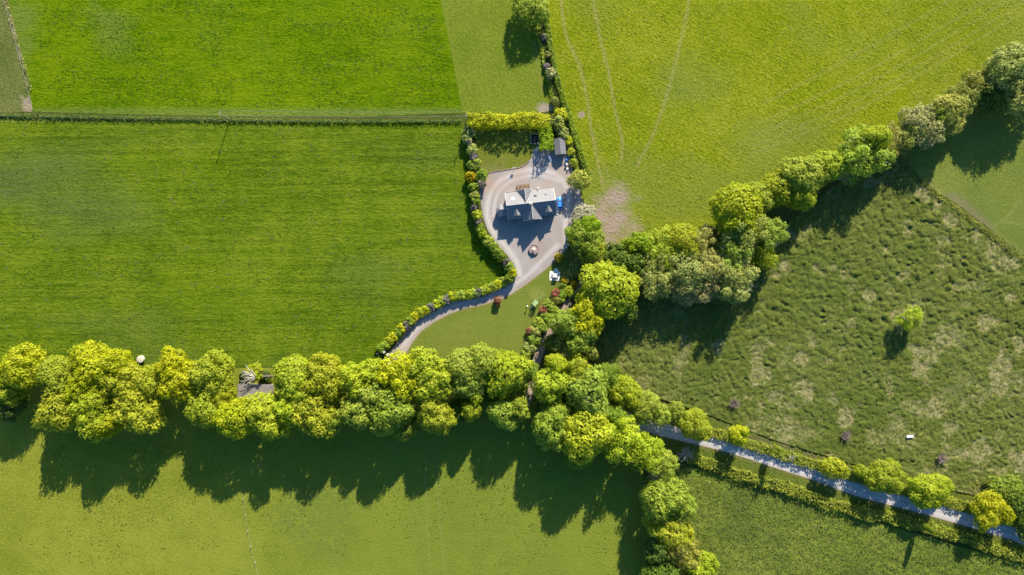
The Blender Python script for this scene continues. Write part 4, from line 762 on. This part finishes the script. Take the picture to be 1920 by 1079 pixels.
# two short globe lamps
for px, py, lab in ((988.5, 574.5, "short dark post with a white globe on the lawn by the play set"), (1060.8, 465, "short dark post with a white globe at the edge of the gravel yard")):
    t = thing("garden_lamp", lab, "garden lamp", at(px, py)); b = MB(); b.lathe([(.2, 0), (.2, .12), (.1, .2), (.09, 1.1), (.16, 1.16)], n=10); b.obj("post", M['darkmetal'], t); b = MB(); b.lathe([(.05, 1.15), (.22, 1.25), (.27, 1.4), (.2, 1.56), (.0, 1.63)], n=14); b.obj("globe", M['lamp'], t, True)
# rotary airer
t = thing("rotary_airer", "pale rotary clothes airer standing on the kerb of the back lawn", "clothes airer", at(963, 316.5))
b = MB(); b.tube([(0, 0, 0), (0, 0, 1.75)], .035, 6); b.obj("pole", M['steel'], t)
b = MB()
for k in range(4): a = .4+k*math.pi/2; b.tube([(0, 0, 1.0), (math.cos(a)*.95, math.sin(a)*.95, 1.85)], .025, 5)
b.obj("arms", M['steel'], t)
b = MB(); b.box((.15, .1, 1.55), (1.0, .05, .55), .3, .01); b.box((-.3, -.25, 1.5), (.55, .05, .6), 1.2, .01); b.obj("laundry", M['white'], t)
# trampoline in the shade
t = thing("trampoline", "rectangular trampoline with white frame and dark mat in the hedge's shade", "trampoline", at(1002.5, 260.5, .8), -.06)
b = MB(); b.tube([(-1.3, -1.65, .8), (1.3, -1.65, .8), (1.3, 1.65, .8), (-1.3, 1.65, .8), (-1.3, -1.7, .8)], .045, 6); b.obj("frame", M['white'], t)
b = MB(); b.box((0, 0, .78), (2.2, 2.9, .03)); b.obj("mat", plain("dark woven mat", (.018, .024, .024), .9, .2, 4, .05), t)
for sx in (-1, 1):
    for sy in (-1, 1): b = MB(); b.box((sx*1.25, sy*1.5, .37), (.06, .06, .74)); b.obj("leg", M['white'], t)
# slide lying in the yard
t = thing("toy_slide", "pale blue plastic slide lying in the shade of the yard", "slide", at(1031, 298), math.radians(32))
b = MB(); b.loft([[(-.28, .9, .55), (.28, .9, .55), (.28, .9, .6), (-.28, .9, .6)], [(-.22, -.9, .08), (.22, -.9, .08), (.22, -.9, .13), (-.22, -.9, .13)]]); b.obj("chute", M['lilac'], t); b = MB(); b.box((0, 1.02, .55), (1.0, .25, .12), 0, .03); b.obj("top_step", M['lilac'], t)
# barrel, bin, chair by the shed
t = thing("blue_barrel", "blue plastic barrel beside the shed in the yard corner", "barrel", at(1061.5, 301)); b = MB(); b.lathe([(.32, 0), (.36, .25), (.36, .75), (.32, .95), (.3, .98), (.0, .96)], n=16); b.obj("drum", M['bluebin'], t, True); b = MB(); b.lathe([(.06, .95), (.06, 1.02), (0, 1.02)], (.15, 0, 0), 8); b.obj("bung", M['black'], t)
t = thing("wheelie_bin", "dark wheeled bin with a pale lid below the blue barrel", "bin", at(1062, 309)); b = MB(); b.loft([[(-.2, -.22, .05), (.2, -.22, .05), (.2, .22, .05), (-.2, .22, .05)], [(-.28, -.32, .98), (.28, -.32, .98), (.28, .32, .98), (-.28, .32, .98)]]); b.obj("body", M['darkmetal'], t); b = MB(); b.box((0, 0, 1.02), (.62, .72, .07), 0, .03); b.obj("lid", M['palegrey'], t)
t = thing("plastic_chair", "white plastic chair on the gravel below the wheeled bin", "chair", at(1064, 317), .3); b = MB(); b.box((0, 0, .43), (.5, .5, .04), 0, .01); b.obj("seat", M['white'], t); b = MB(); b.box((0, -.25, .68), (.5, .04, .46), 0, .01); b.obj("backrest", M['white'], t)
for sx in (-1, 1):
    for sy in (-1, 1): b = MB(); b.box((sx*.2, sy*.2, .205), (.04, .04, .41)); b.obj("leg", M['white'], t)
t = thing("white_bench", "small white metal bench in the shade under the big green tree", "bench", at(1080, 485), .15); b = MB(); b.box((0, 0, .43), (1.2, .42, .04), 0, .01); b.obj("seat", M['white'], t); b = MB(); b.box((0, .22, .7), (1.2, .04, .45), 0, .01); b.obj("backrest", M['white'], t)
for sx in (-1, 1): b = MB(); b.box((sx*.5, 0, .205), (.05, .38, .41)); b.obj("leg", M['white'], t)
# bent pale log pile
o = None
b = MB(); b.tube([(.1, .9, .2), (.3, .3, .2), (.45, -.3, .2), (.5, -.75, .2)], [.1, .11, .1, .09], 7); o = b.obj("bent_log", M['palewood']); o.location = at(1112, 402); tag(o, "pale bent log lying on bare earth beside the cream blossomed tree", "log")
b = MB(); b.tube([(-.5, -.35, .12), (0, -.15, .12), (.3, .0, .12)], [.09, .1, .08], 7); o = b.obj("short_log", M['palewood']); o.location = at(1111, 409); tag(o, "short pale log at the foot of the bent log", "log")
# kerb of the back lawn
kp = [(907, 331), (912, 327.5), (924, 323.5), (945, 320), (960, 317.5), (976, 314.5), (987, 308.5), (994, 302)]
b = MB(); b.tube([P(a, c, .06) for a, c in smooth(kp, 4)], .1, 6); o = b.obj("lawn_kerb", plain("brown edging", (.10, .06, .05), .9, .3, 2)); tag(o, "brown curved kerb edging the back lawn along the gravel", "kerb")
# gate piers at the foot of the drive
t = thing("gate_wall", "grey curved stone gate wall on the left of the drive's lower end", "wall", at(715, 662)); b = MB(); b.tube([(-1.2, -.5, .55), (-.5, .4, .55), (.4, .7, .55)], .5, 6); b.obj("wall", M['stone'], t); b = MB(); b.box((1.2, .4, .8), (.7, .7, 1.6), .6, .03); b.box((1.2, .4, 1.66), (.85, .85, .12), .6, .03); b.obj("pier", M['stone'], t)
t = thing("gate_pier", "square grey stone gate pier with a cap beside the drive's lower end", "gate pier", at(728.5, 665)); b = MB(); b.box((0, 0, .8), (.7, .7, 1.6), .6, .03); b.obj("shaft", M['stone'], t); b = MB(); b.box((0, 0, 1.66), (.9, .9, .12), .6, .03); b.obj("cap", M['concrete'], t)

# ------------------------------------------------------------------ field things
b = MB(); b.lathe([(1.2, 0), (1.2, .85), (1.15, .95), (.6, 1.05), (0, 1.08)], n=28); o = b.obj("concrete_tank", plain("speckled pale concrete", (.44, .39, .32), .9, .3, 4.)); o.location = at(265.5, 673.5); tag(o, "round pale concrete tank at the meadow edge against the tree row", "tank")
t = thing("water_trough", "long white water trough alone in the rough field", "trough", at(1704, 818), .04); b = MB(); b.loft([[(-1.0, -.3, .25), (1.0, -.3, .25), (1.0, .3, .25), (-1.0, .3, .25)], [(-1.1, -.38, .8), (1.1, -.38, .8), (1.1, .38, .8), (-1.1, .38, .8)]]); b.obj("tank", M['white'], t); b = MB(); b.box((0, 0, .815), (2.0, .6, .03)); b.obj("lid", M['white'], t)
for sx in (-1, 1): b = MB(); b.box((sx*.8, 0, .12), (.12, .5, .24)); b.obj("leg", M['concrete'], t)
# post and wire fences
def fence(name, label, pts, step, ph, r, mats, wires=(.5, .9)):
    q = [P(*a) for a in pts]; d = [0]
    for a, c in zip(q[:-1], q[1:]): d.append(d[-1]+(c-a).length)
    def pt(s):
        for k in range(len(q)-1):
            if s <= d[k+1]+1e-6: return q[k].lerp(q[k+1], (s-d[k])/(d[k+1]-d[k]))
        return q[-1]
    t = thing(name, label, "fence", q[0]); o0 = q[0]; g = random.Random(5); n = int(d[-1]/step); me = None; tops = []
    for k in range(n+1):
        p_ = pt(min(k*step+g.uniform(-.2, .2), d[-1]) if k else 0); L = Vector((g.uniform(-.06, .06), g.uniform(-.06, .06), ph*g.uniform(.92, 1.08)))
        b = MB(); b.tube([(0, 0, -.1), L], r, 6); o = b.obj("post", M[mats], t); o.location = p_-o0; tops.append(p_-o0)
    for z in wires:
        b = MB(); b.tube([p_+Vector((0, 0, z*ph)) for p_ in tops], .012, 3); b.obj("wire", M['steel'], t)
fence("post_fence", "long wire fence on wooden posts between the two left meadows", [(-30, 219), (0, 219), (60, 220), (200, 223), (430, 227), (640, 230), (864, 228)], 3.0, 1.25, .06, 'wood')
fence("pale_post_fence", "wire fence on pale posts crossing the lower field below the tree row", [(457, 935), (460, 962), (465, 990), (471, 1022), (478, 1048), (486, 1078), (494, 1110)], 5.4, 1.1, .09, 'palewood', (.85,))
fence("leaning_post_fence", "old leaning post fence on the left edge of the upper meadow", [(10, 0), (22, 45), (35, 90), (48, 140), (60, 190)], 4.2, 1.2, .07, 'wood', (.8,))
t = thing("board_fence", "dark low board fence between the planted border and the farm track", "fence", (0, 0, 0)); q = [P(*a) for a in ((1072, 528), (1058, 560), (1049, 574), (1033, 598), (1018, 622), (1006, 645))]; t.location = q[0]
b = MB()
for a, c in zip(q[:-1], q[1:]): mid = (a+c)/2-q[0]; b.box((mid.x, mid.y, .65), ((c-a).length-.12, .04, .9), math.atan2(c.y-a.y, c.x-a.x))
b.obj("boards", M['wood'], t)
for a in q: b = MB(); b.box((a.x-q[0].x, a.y-q[0].y, .6), (.11, .11, 1.2)); b.obj("post", M['wood'], t)
# utility poles and their line
def pole(px, py, h, label, arm):
    t = thing("utility_pole", label, "utility pole", at(px, py), 0, "poles of the overhead line"); b = MB(); b.tube([(0, 0, -.2), (0, 0, h)], [.15, .10], 8); b.obj("shaft", M['palewood'], t)
    b = MB(); b.box((0, 0, h-.25), (.12, 1.7, .12), arm); b.obj("crossarm", M['palewood'], t)
    for s in (-.75, .75): b = MB(); b.lathe([(.05, 0), (.07, .08), (.05, .16), (0, .2)], (-math.sin(arm)*s, math.cos(arm)*s, h-.19), 8); b.obj("insulator", M['white'], t)
    return Vector(at(px, py)), h
a, ha = pole(431, 224, 8.4, "wooden utility pole on the fence line casting a long thin shadow", .05)
c, hc = pole(877, 226, 8.4, "wooden utility pole rising out of the north hedge's left end", .05)
t = thing("power_line", "pair of thin overhead wires between the two utility poles", "wire", (0, 0, 0))
for s in (-.75, .75):
    b = MB(); b.tube([(a+Vector((0, s, ha))).lerp(c+Vector((0, s, hc)), k/12)+Vector((0, 0, -1.2*4*(k/12)*(1-k/12))) for k in range(13)], .02, 4); b.obj("wire", M['steel'], t)
t = thing("marker_post", "thin brown post at the lower edge of the lane", "post", at(1441.5, 876)); b = MB(); b.tube([(0, 0, 0), (.05, .02, 1.6)], .07, 6); b.obj("shaft", M['wood'], t); b = MB(); b.box((.05, .02, 1.62), (.18, .18, .05)); b.obj("cap", M['wood'], t)
# bare twigs: dead tops and twiggy bushes
def twigs(px, py, h, r, n, label, mat='palebark', name='bare_shrub'):
    g = random.Random(int(px)); b = MB()
    for k in range(n):
        a = g.uniform(0, 6.28); s = r*g.uniform(.3, 1); e = Vector((math.cos(a)*s, math.sin(a)*s, h*g.uniform(.55, 1))); m_ = e*.5+Vector((g.uniform(-.3, .3), g.uniform(-.3, .3), h*.12)); b.tube([(0, 0, 0), m_, e], [.09, .06, .025], 4)
        for j in range(3): q = m_.lerp(e, g.random()); b.tube([q, q+Vector((g.uniform(-1, 1)*r*.4, g.uniform(-1, 1)*r*.4, g.uniform(0, .2)*h))], [.04, .018], 4)
    o = b.obj(name, M[mat]); o.location = at(px, py, h*.6); tag(o, label, "bare shrub")
twigs(1285, 852, 4, 3.0, 34, "bare brown twiggy bush below the lane near its trees"); twigs(1226, 893, 5, 2.4, 24, "bare brown branches at the top of the bottom-edge hedgerow"); twigs(1484, 857, 2.4, 1.7, 12, "dead whitish branches sticking out of the lane's upper hedge")
twigs(1324, 428, 7, 2.0, 22, "bare whitish bush on the hay field side of the thicket"); twigs(1582, 332, 8, 2.4, 20, "bare broken branches between two trees of the upper right line"); twigs(985, 778, 9, 2.0, 12, "bare grey dead branches at the tree row's right end")
M['purplebark'] = plain("purple-brown twigs", (.21, .15, .14), .9, .2, 3, .1)
for px, py, lab in ((1377, 757, "purplish bare twiggy bush in the rough field, nearest the tree clump"), (1587, 818, "purplish bare twiggy bush in rough field, middle one of three"), (1766, 860, "purplish bare twiggy bush in the rough field, right of the white trough")):
    twigs(px, py, 1.9, 2.1, 60, lab, 'purplebark')

x, y = scatter([(-20, 830), (640, 830), (1190, 900), (1210, 1085), (-20, 1085)], 2600); k = fbm(x*.05, y*.07, 421) > .53; x = x[k]; y = y[k]; stuff_cards("grass_tufts", "small darker grass tufts dotted over the lower field", x, y, rng.uniform(.03, .12, len(x)), .5, 'F4', 1.1, .6)
x, y = scatter([(1045, 5), (1900, 5), (1900, 110), (1550, 300), (1250, 440), (1130, 400), (1060, 200)], 8000); b_ = f5m(x, y); k = (b_[2] < .15) & (b_[0] < .2) & (fbm(x*.12, y*.12, 411) > .36); x = x[k]; y = y[k]
stuff_cards("hay_tufts", "tousled grass tufts all over the hay field", x, y, rng.uniform(.02, .09, len(x)), .55, 'HT', 1.5, .42)
x, y = scatter([(70, 5), (820, 5), (850, 200), (80, 200)], 7000); k = fbm(x*.1, y*.16, 413) > .45; x = x[k]; y = y[k]; stuff_cards("pasture_tufts", "low darker grass tufts in the bright upper meadow", x, y, rng.uniform(.02, .08, len(x)), .5, 'F2', 1.3, .5)
x, y = scatter([(-20, 240), (860, 240), (880, 400), (940, 500), (800, 570), (700, 660), (-20, 670)], 9000); k = fbm(x*.06, y*.16, 415) > .45; x = x[k]; y = y[k]; stuff_cards("meadow_tufts", "low darker grass tufts in the large meadow", x, y, rng.uniform(.02, .08, len(x)), .5, 'F4', 1.3, .5)

tree(459, 707, 9, 2.6, 'h', 'D', "dark bush behind the derelict shed, left of the fallen trunk", 'shrub'); tree(497, 708, 10, 2.8, 'h', 'D', "dark bush behind the derelict shed, right of the fallen trunk", 'shrub'); tree(476, 694, 13, 1.6, 'h', 'YG', "low yellow-green bramble on the meadow edge above the derelict shed", 'shrub')
